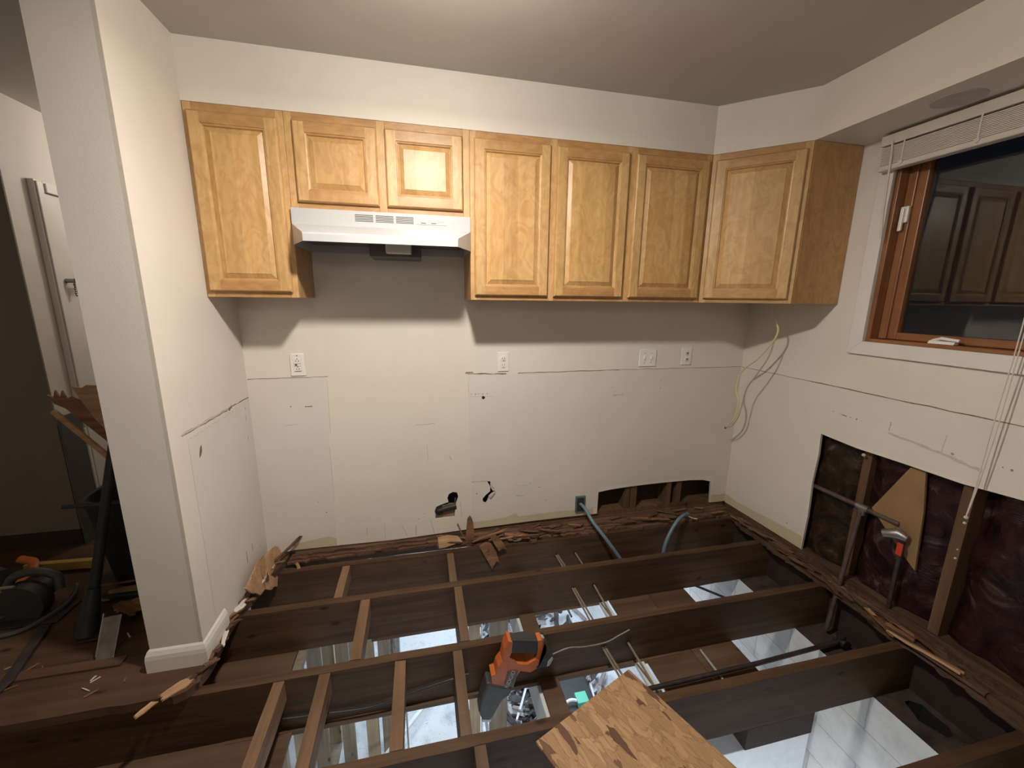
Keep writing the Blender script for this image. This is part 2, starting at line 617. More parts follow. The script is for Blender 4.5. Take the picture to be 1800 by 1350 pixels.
def panel(bm, outer, holes, regions, axis, face, back, edge_mat=0, base_mat=0, back_mat=None):
    """a sheet of wallboard: outline, cut-outs, and coloured patches that are part of its face"""
    polys = [outer] + holes + [r[0] for r in regions]
    vs, es, k = [], [], 0
    for pl in polys:
        n = len(pl)
        vs += [Vector(p) for p in pl]
        es += [(k + i, k + (i + 1) % n) for i in range(n)]
        k += n
    V, E, F = delaunay_2d_cdt(vs, es, [], 0, 1e-6)[:3]

    def p3(p, h):
        q = [p[0], p[1]]
        q.insert('xyz'.index(axis), h)
        return q
    keep = []
    for f in F:
        c = sum((V[i] for i in f), Vector((0, 0))) / len(f)
        if not inside(c, outer) or any(inside(c, h) for h in holes):
            continue
        m = base_mat
        for r, mi in regions:
            if inside(c, r):
                m = mi
        keep.append((f, m))
    a = [bm.verts.new(p3(p, face)) for p in V]
    b = [bm.verts.new(p3(p, back)) for p in V]
    cnt = {}
    for f, m in keep:
        bm.faces.new([a[i] for i in f]).material_index = m
        bm.faces.new([b[i] for i in reversed(f)]).material_index = edge_mat if back_mat is None else back_mat
        for i in range(len(f)):
            e = tuple(sorted((f[i], f[(i + 1) % len(f)])))
            cnt[e] = cnt.get(e, 0) + 1
    for (i, j), n in cnt.items():
        if n == 1:
            bm.faces.new((a[i], a[j], b[j], b[i])).material_index = edge_mat
    loose = [v for v in bm.verts if not v.link_faces]
    bmesh.ops.delete(bm, geom=loose, context='VERTS')


def line_poly(pts, wd, seed=0, jit=0.3):
    """thin wavy polygon along a line, for cuts and scratches"""
    rnd = random.Random(seed)
    top, bot = [], []
    n = len(pts)
    for i, p in enumerate(pts):
        a = Vector(pts[max(i - 1, 0)]); b = Vector(pts[min(i + 1, n - 1)])
        d = (b - a).normalized()
        nn = Vector((-d.y, d.x))
        w1 = wd / 2 * (1 + rnd.uniform(-jit, jit))
        w2 = wd / 2 * (1 + rnd.uniform(-jit, jit))
        top.append(tuple(Vector(p) + nn * w1))
        bot.append(tuple(Vector(p) - nn * w2))
    return top + bot[::-1]


def wavy(a, b, n, amp, seed):
    rnd = random.Random(seed)
    return [(a[0] + (b[0] - a[0]) * i / n, a[1] + (b[1] - a[1]) * i / n + rnd.uniform(-amp, amp)) for i in range(n + 1)]


def dot(x, z, r, seed=0):
    rnd = random.Random(seed)
    n = 7
    return [(x + math.cos(2 * math.pi * k / n) * r * rnd.uniform(.7, 1.2), z + math.sin(2 * math.pi * k / n) * r * rnd.uniform(.7, 1.2)) for k in range(n)]


XL = -2.983      # kitchen side of the stub wall
ZC = 2.396       # ceiling
ZB, ZT = 1.427, 2.172   # bottoms and tops of the wall cabinets
D = 0.288        # front of the cabinet boxes
XD, YD = -0.602, -0.576

# ------------------------------------------------------------------ room shell
# back wall
hole_strip = [(-0.992, 0.0), (-0.990, 0.190), (-0.90, 0.201), (-0.752, 0.209), (-0.60, 0.213), (-0.451, 0.214), (-0.30, 0.213),
              (-0.20, 0.205), (-0.135, 0.188), (-0.122, 0.0), (-0.30, 0.0), (-0.6, 0.0), (-0.85, 0.0)]
hole_pipe = [(-2.052, 0.118), (-1.938, 0.118), (-1.930, 0.200), (-1.912, 0.250), (-1.920, 0.280), (-1.945, 0.286), (-1.968, 0.275),
             (-1.978, 0.250), (-1.972, 0.222), (-2.012, 0.212), (-2.048, 0.196)]
hole_crack = [(-1.735, 0.336), (-1.717, 0.335), (-1.700, 0.300), (-1.685, 0.277), (-1.692, 0.262), (-1.722, 0.236), (-1.733, 0.205),
              (-1.742, 0.190), (-1.760, 0.198), (-1.763, 0.222), (-1.745, 0.244), (-1.716, 0.268), (-1.716, 0.300)]
wall_outer = [(XL, ZC), (XL, 0.0), (-2.84, 0.016), (-2.62, 0.014), (-2.3, 0.010), (-2.1, 0.016), (-1.865, 0.024), (-1.46, 0.034),
              (-1.11, 0.036), (-0.5, 0.03), (-0.017, 0.024), (0.0, 0.024), (0.0, ZC)]
R = []   # (poly, mat index): 1 primer, 2 tan, 3 torn paper, 4 scuff, 5 light scuff, 6 dark
lav = [(XL + .001, 1.011), (XL + .001, 0.04), (-2.84, 0.045), (-2.62, 0.040), (-2.614, 0.30), (-2.617, 0.60), (-2.600, 0.90), (-2.600, 1.012)]
R.append((lav, 1))
yel = [(-2.598, 1.33), (-2.600, 0.90), (-2.617, 0.60), (-2.614, 0.30), (-2.618, 0.016), (-2.3, 0.012), (-2.1, 0.018), (-1.865, 0.026),
       (-1.828, 0.030), (-1.832, 0.30), (-1.842, 0.70), (-1.850, 1.005), (-1.87, 1.33), (-2.2, 1.36)]
R.append((yel, 7))
R.append(([(-1.848, 1.005), (-1.842, 0.70), (-1.832, 0.30), (-1.828, 0.070), (-1.72, 0.072), (-1.62, 0.080), (-1.55, 0.100), (-1.53, 0.075),
           (-1.30, 0.082), (-1.12, 0.078), (-1.00, 0.07), (-0.99, 0.225), (-0.12, 0.23), (-0.118, 0.08), (-0.001, 0.085), (-0.001, 1.006)], 1))
R.append(([(-2.84, 0.018), (-2.62, 0.015), (-2.618, 0.062), (-2.66, 0.078), (-2.76, 0.066), (-2.82, 0.055), (-2.845, 0.045)], 2))
R.append(([(-1.828, 0.026), (-1.46, 0.036), (-1.11, 0.037), (-1.02, 0.037), (-1.02, 0.074), (-1.12, 0.078), (-1.30, 0.082), (-1.53, 0.075),
           (-1.55, 0.100), (-1.62, 0.080), (-1.72, 0.072), (-1.828, 0.070)], 2))
R.append(([(-0.118, 0.028), (-0.001, 0.026), (-0.001, 0.085), (-0.06, 0.08), (-0.118, 0.083)], 2))
R.append((line_poly(wavy((-2.98, 1.013), (-2.595, 1.016), 12, .0012, 1), .0032, 2), 3))
R.append((line_poly(wavy((-1.85, 1.010), (-1.62, 1.004), 9, .0022, 3), .0060, 4, .5), 3))
R.append((line_poly(wavy((-1.55, 1.005), (-0.9, 1.009), 16, .0016, 5), .0042, 6, .5), 3))
R.append((line_poly(wavy((-0.9, 1.009), (-0.002, 1.007), 14, .0012, 8), .0028, 9, .4), 3))
R.append(([(-1.862, 1.008), (-1.858, 1.020), (-1.815, 1.021), (-1.815, 1.016), (-1.850, 1.013)], 3))
R.append((line_poly(wavy((-1.846, 0.97), (-1.842, 0.88), 4, .001, 5), .002, 1), 5))
R.append((line_poly(wavy((-1.842, 0.872), (-1.70, 0.870), 6, .002, 5), .0022, 1), 5))
for i, (x, z, r) in enumerate([(-1.828, .888, .0035), (-1.803, .888, .0045), (-1.787, .889, .003), (-1.777, .892, .003), (-1.760, .888, .0042),
                               (-1.735, .887, .0042), (-1.757, .866, .0105), (-2.79, 0.86, .005), (-2.74, 1.125, .003),
                               (-0.935, 0.90, .003), (-0.60, 0.93, .003), (-0.60, 0.88, .0035), (-2.15, 0.13, .004), (-2.12, 0.16, .003),
                               (-2.66, 0.23, .004), (-2.70, 0.30, .003), (-1.40, 0.265, .005), (-1.80, .26, .005), (-1.35, .17, .004)]):
    R.append((dot(x, z, r, i), 4 if i != 6 else 6))
for i, (a, b, wd, m) in enumerate([
        ((-2.72, .855), (-2.685, .856), .006, 4), ((-2.83, .755), (-2.77, .760), .003, 5), ((-2.15, .72), (-2.04, .722), .004, 5),
        ((-2.09, .60), (-2.085, .50), .003, 5), ((-1.96, .52), (-1.95, .49), .006, 5), ((-0.93, .845), (-0.86, .848), .006, 5),
        ((-1.47, .30), (-1.45, .295), .004, 5), ((-1.55, .29), (-1.46, .285), .003, 5), ((-1.83, .34), (-1.735, .3375), .003, 4),
        ((-2.25, .10), (-2.22, .02), .004, 5), ((-2.35, .12), (-2.35, .02), .003, 5), ((-2.17, .09), (-2.17, .02), .005, 5),
        ((-2.08, .11), (-2.06, .02), .004, 5), ((-1.90, .22), (-1.895, .12), .004, 5), ((-2.45, .11), (-2.45, .06), .003, 5),
        ((-2.60, .99), (-2.605, .70), .002, 5), ((-2.616, .62), (-2.613, .30), .0025, 5), ((-1.55, .22), (-1.50, .215), .006, 5)]):
    R.append((line_poly(wavy(a, b, 5, .0012, i), wd, i, .5), m))
bm = B()
WM = ['upper_paint', 'primer', 'tan_plaster', 'torn_paper', 'scuff', 'scuff_light', 'dark_hole', 'yellow_paint', 'gyp_edge']
panel(bm, wall_outer, [hole_strip, hole_pipe, hole_crack], R, 'y', 0.0, 0.0127, 8, 0, 3)
struct('wall_back', bm, WM, 'kitchen back wall of patched cream board with ragged holes near the floor')
# torn flap of wallboard by the crack
bm = B()
prism(bm, [(-1.717, .334), (-1.700, .300), (-1.684, .277), (-1.700, .274), (-1.716, .300)], 'y', -0.012, -0.009)
prism(bm, [(-1.692, .270), (-1.724, .240), (-1.716, .226), (-1.686, .262)], 'y', -0.010, -0.007)
o = obj('wallboard_flap', bm, 'mud_white')
tag(recenter(o), 'small torn flap of wallboard curling from the crack in the back wall', 'wallboard scrap')
# wall cavity
bm = B(); box(bm, XL, 0.14, 0.105, 0.12, -0.03, ZC)
struct('wall_rear', bm, 'brown_board', 'back face of the wall cavity')
for i, (x0, x1) in enumerate([(-0.79, -0.752), (-0.745, -0.70), (-0.475, -0.437), (-0.395, -0.357), (-2.2, -2.162), (-1.68, -1.642)]):
    bm = B(); box(bm, x0, x1, 0.0135, 0.1045, 0.041, ZC - .02)
    o = obj('wall_stud', bm, 'stud_wood')
    lab = ['first stud from the left inside the low hole of the back wall',
           'second stud from the left in the low back wall hole, hard against the first',
           'third stud from the left inside the low hole of the back wall',
           'rightmost stud inside the low hole of the back wall',
           'stud hidden in the back wall left of the pipe hole', 'stud hidden in the back wall beyond the crack'][i]
    tag(recenter(o), lab, 'stud', 'studs inside the back wall')
bm = B(); box(bm, XL + .003, -0.003, 0.002, 0.1045, 0.0, 0.010); box(bm, XL + .003, -0.003, 0.0135, 0.1045, 0.010, 0.040)
struct('trim_1', bm, 'stud_wood', 'bottom plate of the back wall')

# right wall with window and cut-out; coordinates are (y, z)
YW1 = -3.9
wopen = [(-0.744, 1.253), (-0.744, 2.10), (-1.93, 2.10), (-1.93, 1.253)]
cut = [(-0.612, 0.046), (-0.617, 0.25), (-0.609, 0.45), (-0.617, 0.62), (-0.611, 0.737), (-0.80, 0.725), (-1.0, 0.728), (-1.21, 0.727),
       (-1.384, 0.742), (-1.9, 0.74), (-2.15, 0.735), (-2.15, -0.05), (-1.9, -0.05), (-1.2, -0.05), (-0.9, -0.05), (-0.615, -0.05)]
rw_out = [(0.0, ZC), (0.0, 0.02), (-0.3, 0.03), (-0.61, 0.040), (-0.625, 0.012), (-1.2, 0.002), (YW1, 0.002), (YW1, ZC)]
RR = []
RR.append(([(-0.001, 1.004), (-0.001, 0.085), (-0.1, 0.075), (-0.25, 0.085), (-0.38, 0.10), (-0.58, 0.115), (-0.606, 0.46), (-0.606, 0.74),
            (-2.2, 0.745), (-2.2, 1.004)], 1))
RR.append(([(-0.001, 0.085), (-0.001, 0.026), (-0.3, 0.032), (-0.608, 0.042), (-0.608, 0.115), (-0.58, 0.115), (-0.38, 0.10), (-0.25, 0.085), (-0.1, 0.075)], 2))
RR.append((line_poly(wavy((-0.002, 1.006), (-0.5, 1.006), 14, .0012, 11), .003, 12, .4), 3))
RR.append((line_poly(wavy((-0.5, 1.006), (-2.3, 1.006), 26, .0018, 13), .0048, 14, .5), 3))
for i, (y, z, r) in enumerate([(-.655, .875, .0035), (-.69, .872, .0028), (-.745, .868, .0035), (-.775, .868, .0052), (-.80, .866, .002),
                               (-1.31, .84, .0032), (-1.335, .838, .0048), (-1.375, .832, .006), (-1.16, .835, .006), (-0.50, .14, .005)]):
    RR.append((dot(y, z, r, i + 40), 4))
for i, (a, b, wd, m) in enumerate([((-.70, .872), (-.725, .870), .005, 4), ((-.925, .90), (-.922, .855), .003, 4), ((-1.13, .905), (-1.125, .82), .004, 5),
                                   ((-.92, .845), (-1.12, .825), .010, 5), ((-1.12, .825), (-1.26, .80), .012, 5), ((-1.13, .82), (-1.2, .815), .006, 5)]):
    RR.append((line_poly(wavy(a, b, 8, .003, i + 7), wd, i, .5), m))
bm = B()
panel(bm, rw_out, [wopen, cut], RR, 'x', 0.0, 0.0127, 8, 0, 3)
struct('wall_right', bm, ['side_paint', 'primer', 'tan_plaster', 'torn_paper', 'scuff', 'scuff_light', 'dark_hole', 'yellow_paint', 'gyp_edge'],
       'right kitchen wall with window above and a large cut-out below')
bm = B()
for r in ((0.02, 1.2), (2.15, ZC)):
    box(bm, 0.115, 0.13, YW1, 0.13, r[0] - (.3 if r[0] < 1 else 0), r[1])
box(bm, 0.115, 0.13, -0.70, 0.13, 1.2, 2.15)
box(bm, 0.115, 0.13, YW1, -1.98, 1.2, 2.15)
struct('wall_exterior', bm, 'brown_board', 'outer sheathing of the right wall')

# studs, insulation and pipes in the cut-out
for i, (y1, y0) in enumerate([(-0.812, -0.850), (-1.212, -1.250), (-1.62, -1.658), (-2.02, -2.058)]):
    bm = B(); box(bm, 0.042 if i == 0 else 0.0135, 0.10, y0, y1, 0.0405, 1.20)
    o = obj('wall_stud', bm, 'stud_wood')
    tag(recenter(o), ['bare wooden stud behind the grey vertical pipe in the right wall cut-out',
                      'bare wooden stud with dabs of white compound right of the tan triangular sheet',
                      'stud in the right wall beyond the edge of the photo', 'last stud in the right wall beyond the photo'][i],
        'stud', 'studs in the right wall cut-out')
bm = B()
for z, r in ((0.55, .006), (0.575, .008), (0.43, .004), (0.39, .005)):
    bmesh.ops.create_icosphere(bm, subdivisions=1, radius=r, matrix=Matrix.Translation((0.012, -1.242, z + .02)))
bmesh.ops.create_icosphere(bm, subdivisions=1, radius=.009, matrix=Matrix.Translation((0.012, -0.83, .70)))
o = obj('compound_dabs', bm, 'mud_white'); tag(recenter(o), 'dabs of dried white compound on the bare studs of the right wall', 'plaster dabs', kind='stuff')

rnd = random.Random(5)
kl = ['dark brown insulation batt in the first bay of the right wall cut-out, nearest the corner',
      'dark red kraft faced insulation batt behind the tan triangular sheet',
      'dark red wrinkled insulation batt at the right edge of the photo', 'insulation batt beyond the right edge of the photo']
for i, (ya, yb) in enumerate([(-0.45, -0.81), (-0.852, -1.210), (-1.252, -1.618), (-1.66, -2.018)]):
    bm = B()
    ny, nz = 22, 40
    g = []
    for a in range(ny + 1):
        row = []
        for b_ in range(nz + 1):
            y = ya + (yb - ya) * a / ny
            z = 0.045 + (0.95 - 0.045) * b_ / nz
            u = a / ny
            e = min(u, 1 - u)
            bulge = 0.030 * min(1, e * 6) + 0.020 * noise.noise(Vector((y * 9, z * 6 + i * 5, i))) + 0.009 * noise.noise(Vector((y * 30, z * 22, i)))
            row.append(bm.verts.new((0.082 - bulge, y, z)))
        g.append(row)
    for a in range(ny):
        for b_ in range(nz):
            bm.faces.new((g[a][b_], g[a + 1][b_], g[a + 1][b_ + 1], g[a][b_ + 1]))
    bmesh.ops.solidify(bm, geom=bm.faces[:], thickness=0.003)
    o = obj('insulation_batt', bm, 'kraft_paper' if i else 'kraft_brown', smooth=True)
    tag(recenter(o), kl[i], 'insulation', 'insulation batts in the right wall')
# flat edge strips of old lath between the batts
bm = B(); prism(bm, [(-0.905, 0.455), (-1.022, 0.715), (-1.078, 0.724), (-1.103, 0.537), (-1.120, 0.262), (-1.045, 0.325)], 'x', 0.020, 0.032)
o = obj('tan_sheet', bm, 'tan_sheet', bev=.001)
tag(recenter(o), 'tan triangular sheet of board standing behind the valve in the right wall cut-out', 'board')

# supply pipe with tee, valve and drops
e = empty('water_pipe', (0.0, -0.86, 0.0), 'grey supply pipe with tee and grimy valve running through the right wall cut-out', 'pipe')


def child(name, bm, mats, par, **kw):
    o = obj(name, bm, mats, None, **kw)
    o.data.transform(Matrix.Translation(-par.location))
    o.parent = par
    return o


bm = B(); tube(bm, [(0.028, -0.56, 0.425), (0.028, -0.85, 0.432), (0.020, -1.03, 0.437)], 0.012, 12)
child('horizontal_pipe', bm, 'pipe_brown', e, smooth=True)
bm = B(); tube(bm, [(0.020, -0.862, 0.425), (-0.030, -0.872, 0.10), (-0.085, -0.885, -0.235)], 0.011, 12)
child('vertical_pipe', bm, 'pipe_brown', e, smooth=True)
bm = B()
tube(bm, [(0.028, -0.835, 0.431), (0.027, -0.892, 0.433)], 0.017, 14)
tube(bm, [(0.026, -0.862, 0.430), (0.026, -0.863, 0.395)], 0.0165, 14)
child('tee_fitting', bm, 'galvanized', e, smooth=True)
bm = B()
tube(bm, [(-0.03, -1.005, 0.385), (-0.022, -1.025, 0.395), (-0.008, -1.05, 0.405), (-0.004, -1.085, 0.400)], [0.019, 0.021, 0.026, 0.016], 14)
tube(bm, [(-0.006, -1.045, 0.40), (-0.010, -1.047, 0.43)], [0.015, 0.012], 12)
bmesh.ops.create_uvsphere(bm, u_segments=12, v_segments=8, radius=.022, matrix=Matrix.Translation((-0.006, -1.062, 0.402)))
v = child('valve_body', bm, 'galvanized', e, smooth=True)
bm = B(); box(bm, -0.026, -0.018, -1.086, -1.062, 0.315, 0.375)
o = child('valve_handle', bm, 'red_handle', e, bev=.003); o['label'] = 'red valve handle'
bm = B(); tube(bm, [(-0.003, -1.068, 0.30), (-0.003, -1.070, 0.16), (-0.003, -1.072, 0.03)], 0.009, 10)
tube(bm, [(-0.004, -1.066, 0.385), (-0.003, -1.068, 0.285)], 0.013, 10)
child('drop_pipe', bm, 'dark_steel', e, smooth=True)

# bottom plate under the right wall
bm = B(); box(bm, 0.002, 0.112, YW1, -0.002, -0.035, 0.038)
struct('trim_2', bm, 'strip_wood_y', 'bottom plate of the right wall')

# stub wall on the left; side face coordinates are (y, z)
RL = []
RL.append(([(-0.001, 0.916), (-0.12, 0.914), (-0.3, 0.911), (-0.45, 0.903), (-0.590, 0.895), (-0.588, 0.5), (-0.592, 0.10), (-0.3, 0.06), (-0.001, 0.03)], 1))
RL.append((line_poly(wavy((-0.004, 0.920), (-0.2, 0.922), 6, .002, 21), .005, 1, .6), 3))
RL.append((line_poly(wavy((-0.2, 0.922), (-0.625, 0.921), 14, .0025, 22), .011, 2, .5), 8))
RL.append((line_poly(wavy((-0.2, 0.917), (-0.625, 0.916), 14, .002, 24), .0035, 2, .5), 3))
RL.append((line_poly(wavy((-0.20, 0.920), (-0.235, 0.916), 3, .002, 24), .012, 2, .5), 3))
for i in range(22):
    u = i / 21
    RL.append((dot(-0.20 - .36 * u + random.Random(i).uniform(-.006, .006), 0.896 - .006 * u + random.Random(i + 9).uniform(-.004, .004), .0022, i), 4))
RL.append(([(-0.500, 0.842), (-0.515, 0.835), (-0.525, 0.815), (-0.53, 0.795), (-0.515, 0.800), (-0.503, 0.815)], 3))
for i, (a, b, wd) in enumerate([((-.06, .88), (-.06, .87), .006), ((-.065, .84), (-.065, .81), .004), ((-.25, .19), (-.25, .13), .006), ((-.18, .19), (-.18, .15), .006),
                                ((-.09, .13), (-.09, .11), .004), ((-.07, .73), (-.07, .71), .004)]):
    RL.append((line_poly(wavy(a, b, 3, .001, i), wd, i, .4), 4))
RL.append((line_poly(wavy((-.589, .89), (-.590, .12), 12, 0, 3), .0035, 7, .3), 5))
bm = B()
panel(bm, [(0.0, ZC), (0.0, 0.0), (-0.70, 0.0), (-0.70, ZC)], [], RL, 'x', XL, XL - .0127, 8, 0, 0)
struct('wall_left', bm, ['side_paint', 'primer', 'tan_plaster', 'torn_paper', 'scuff', 'scuff_light', 'dark_hole', 'yellow_paint', 'gyp_edge'],
       'kitchen side of the stub wall on the left')
bm = B(); box(bm, -3.163, XL - .0127, -0.70, 1.9, 0.0, ZC)
struct('wall_stub', bm, 'hall_paint', 'end face and hall side of the stub wall')
# baseboard round the stub end
prof = [(0, 0.0), (0.014, 0.0), (0.014, 0.055), (0.012, 0.072), (0.006, 0.088), (0.0, 0.095)]
bm = B()


def base_run(bm, pts):
    n = len(pts)
    rings = []
    for i, p in enumerate(pts):
        p = Vector(p)
        dirs = []
        if i > 0:
            dirs.append((p - Vector(pts[i - 1])).normalized())
        if i < n - 1:
            dirs.append((Vector(pts[i + 1]) - p).normalized())
        nn = sum((Vector((d.y, -d.x)) for d in dirs), Vector((0, 0)))
        nn = nn.normalized()
        k = 1 / max(.3, nn.dot(Vector((dirs[0].y, -dirs[0].x))))
        rings.append([bm.verts.new((p.x + nn.x * a * k, p.y + nn.y * a * k, b)) for a, b in prof])
    for a, b in zip(rings[:-1], rings[1:]):
        for k in range(len(prof)):
            j = (k + 1) % len(prof)
            bm.faces.new((a[k], a[j], b[j], b[k]))
    bm.faces.new(rings[0][::-1]); bm.faces.new(rings[-1])


base_run(bm, [(-3.164, 0.5), (-3.164, -0.7005), (XL + .0005, -0.7005), (XL + .0005, -0.52)])
struct('baseboard_left', bm, 'trim_paint', 'white baseboard wrapped round the end of the stub wall')

# soffit above the cabinets
bm = B()
pts = [(XL, 0.0), (XL, -D), (XD, -D), (-D, YD), (-D, YW1), (0.0, YW1), (0.0, 0.0)]
prism(bm, pts, 'z', ZT, ZC)
struct('soffit', bm, 'upper_paint', 'boxed soffit running above the wall cabinets and on above the window')
bm = B(); tube(bm, [(-0.152, -1.02, ZT - .004), (-0.152, -1.02, ZT + .0)], 0.075, 28)
o = obj('soffit_downlight', bm, 'scuff_light', smooth=True)
tag(recenter(o), 'unlit round light trim flush in the soffit above the window blind', 'ceiling light')
# ceiling
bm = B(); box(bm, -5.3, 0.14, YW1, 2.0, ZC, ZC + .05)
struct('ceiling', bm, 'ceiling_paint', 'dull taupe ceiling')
# rest of the room behind the camera
bm = B(); box(bm, -5.3, 0.14, YW1 - .1, YW1, -0.04, ZC)
struct('wall_front', bm, 'side_paint', 'wall behind the camera')
bm = B(); box(bm, -5.3, -5.2, YW1, 2.0, -0.04, ZC)
struct('wall_far_left', bm, 'hall_paint', 'far left wall of the next room')

# hall: wall with the closet door, and the wall that turns off to the left
bm = B(); box(bm, -4.18, -4.08, 0.36, 1.9, 0.0, ZC)
struct('wall_hall', bm, 'hall_paint', 'hallway wall with the narrow white door')
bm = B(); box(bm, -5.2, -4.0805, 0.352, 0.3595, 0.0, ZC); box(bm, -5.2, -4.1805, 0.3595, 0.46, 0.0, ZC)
struct('wall_hall_return', bm, 'shaded_wall_colour', 'wall turning off to the left of the hallway, its shade put into the colour')
bm = B(); box(bm, -4.18, XL, 1.9, 2.0, 0.0, ZC)
struct('wall_hall_end', bm, 'hall_paint', 'end of the hallway')
bm = B(); box(bm, -5.2, -4.07, 0.340, 0.3515, 0.0, 0.09)
box(bm, -4.08, -4.068, 0.3515, 0.49, 0.0, 0.09)
struct('baseboard_hall', bm, 'brown_board', 'dark baseboard of the hallway wall')
d = empty('door_1', (-4.08, 0.49, 0.0), 'narrow white hallway door with a lever and chain', 'door', kind='structure')
bm = B()
for y0, y1, z0, z1 in ((0.49, 0.545, 0, 2.02), (1.30, 1.355, 0, 2.02), (0.545, 1.30, 1.965, 2.02)):
    box(bm, -4.079, -4.050, y0, y1, z0, z1)
    box(bm, -4.050, -4.042, y0 + .008, y1 - .008 if z0 == 0 else y1, z0, z1 - .008)
child('door_casing', bm, 'trim_paint', d, bev=.003)
bm = B(); box(bm, -4.079, -4.060, 0.548, 1.297, 0.02, 1.962)
child('door_leaf', bm, 'trim_paint', d, bev=.002)
bm = B()
tube(bm, [(-4.060, 0.585, 1.505), (-4.015, 0.585, 1.505)], 0.012, 12)
tube(bm, [(-4.018, 0.580, 1.505), (-4.012, 0.62, 1.505), (-4.012, 0.69, 1.503)], 0.012, 12, flat=1.2)
h = child('lever_handle', bm, 'steel', d, smooth=True)
bm = B()
for k in range(6):
    bmesh.ops.create_uvsphere(bm, u_segments=8, v_segments=6, radius=.009,
                              matrix=Matrix.Translation((-4.035, 0.600 + .004 * (k % 2), 1.485 - .012 * k)) @ Matrix.Diagonal((.5, 1, .8, 1)))
child('door_chain', bm, 'steel', d, smooth=True)

# ------------------------------------------------------------------ window
wn = empty('window_1', (0.0, -1.3, 1.25), 'wood framed window with dark night glass and wide white casing', 'window', kind='structure')
bm = B()
yo0, yo1, zo0, zo1 = -0.682, -1.99, 1.190, 2.168
yi0, yi1, zi0 = -0.744, -1.93, 1.253
prism(bm, [(yo0, zo0), (yi0, zi0), (yi0, 2.105), (yo0, zo1)], 'x', -0.018, -0.0005)
prism(bm, [(yo0, zo0), (yo1, zo0), (yi1, zi0), (yi0, zi0)], 'x', -0.018, -0.0005)
prism(bm, [(yo1, zo0), (yo1, zo1), (yi1, 2.105), (yi1, zi0)], 'x', -0.018, -0.0005)
prism(bm, [(yi0, 2.105), (yi1, 2.105), (yo1, zo1), (yo0, zo1)], 'x', -0.018, -0.0005)
child('window_casing', bm, 'trim_paint', wn, bev=.002)
bm = B()
box(bm, 0.0, 0.125, -0.764, -0.7445, 1.2535, 2.0995)
box(bm, 0.0, 0.125, -1.9295, -1.91, 1.2535, 2.0995)
child('window_jamb', bm, 'window_wood', wn, bev=.002)
bm = B()
box(bm, 0.0, 0.125, -1.91, -0.764, 1.2535, 1.268)
box(bm, 0.0, 0.125, -1.91, -0.764, 2.085, 2.0995)
child('window_sill', bm, 'window_wood_y', wn, bev=.002)
bm = B()
box(bm, 0.055, 0.095, -0.835, -0.766, 1.270, 2.083)
box(bm, 0.045, 0.055, -0.800, -0.766, 1.270, 2.083)
box(bm, 0.055, 0.095, -1.908, -1.84, 1.270, 2.083)
s = child('window_sash', bm, 'window_wood', wn, bev=.003)
bm = B()
box(bm, 0.055, 0.095, -1.84, -0.835, 1.270, 1.302)
box(bm, 0.055, 0.095, -1.84, -0.835, 2.045, 2.083)
child('sash_rail', bm, 'window_wood_y', wn, bev=.003)
bm = B(); box(bm, 0.074, 0.080, -1.841, -0.834, 1.301, 2.046)
child('window_glass', bm, 'window_glass', wn)
bm = B()
prism(bm, [(-0.018, -.0), (0.012, 0.0), (0.012, .018), (-0.010, .012)], 'y', -1.075, -0.985)
tube(bm, [(-0.004, -0.995, .012), (-0.014, -1.03, .024), (-0.012, -1.09, .018)], 0.007, 8)
bm.verts.ensure_lookup_table()
bmesh.ops.translate(bm, verts=bm.verts, vec=(0.03, 0, 1.269))
child('crank_handle', bm, 'outlet_white', wn, bev=.002)
bm = B()
box(bm, 0.030, 0.044, -0.800, -0.768, 1.79, 1.86)
box(bm, 0.018, 0.030, -0.790, -0.776, 1.755, 1.85)
child('sash_lock', bm, 'outlet_white', wn, bev=.003)
# neighbouring dark outside: night only

# window blind
bl = empty('window_blind', (-0.04, -1.3, 2.0), 'cream mini blind raised and bunched at the top of the dark window', 'window blind')
bm = B(); box(bm, -0.062, -0.019, -1.95, -0.700, 2.118, 2.160)
child('headrail', bm, 'blind_white', bl, bev=.003)
bm = B()
for k in range(12):
    z = 2.0365 + k * 0.0062
    prism(bm, [(-0.064, z), (-0.020, z), (-0.020, z + .0045), (-0.064, z + .0045)], 'y', -1.94, -0.712)
child('slats', bm, 'blind_white', bl)
bm = B(); box(bm, -0.066, -0.022, -1.94, -0.706, 2.012, 2.036)
child('bottom_rail', bm, 'blind_white', bl, bev=.006)
for y in (-0.80, -1.05, -1.6):
    bm = B()
    box(bm, -0.0665, -0.0655, y - .003, y + .003, 2.012, 2.12)
    tube(bm, [(-0.0655, y, 2.030), (-0.071, y, 2.030)], 0.009, 10)
    child('ladder_cord', bm, 'cord_white', bl)
bm = B(); tube(bm, [(-0.066, -0.752, 2.13), (-0.072, -0.762, 2.06), (-0.060, -0.762, 1.85), (-0.045, -0.762, 1.72)], 0.0045, 8)
child('tilt_wand', bm, 'cord_white', bl, smooth=True)
bm = B()
tube(bm, catmull([(-0.068, -1.30, 2.02), (-0.070, -1.297, 1.6), (-0.060, -1.292, 1.29), (-0.050, -1.280, 1.0), (-0.045, -1.275, .75), (-0.05, -1.272, .62)], 6), 0.0022, 6)
tube(bm, catmull([(-0.068, -1.312, 2.02), (-0.066, -1.308, 1.6), (-0.058, -1.300, 1.29), (-0.048, -1.292, 1.0), (-0.045, -1.280, .75), (-0.05, -1.272, .62)], 6), 0.0022, 6)
child('lift_cord', bm, 'cord_white', bl, smooth=True)

# ------------------------------------------------------------------ cabinets


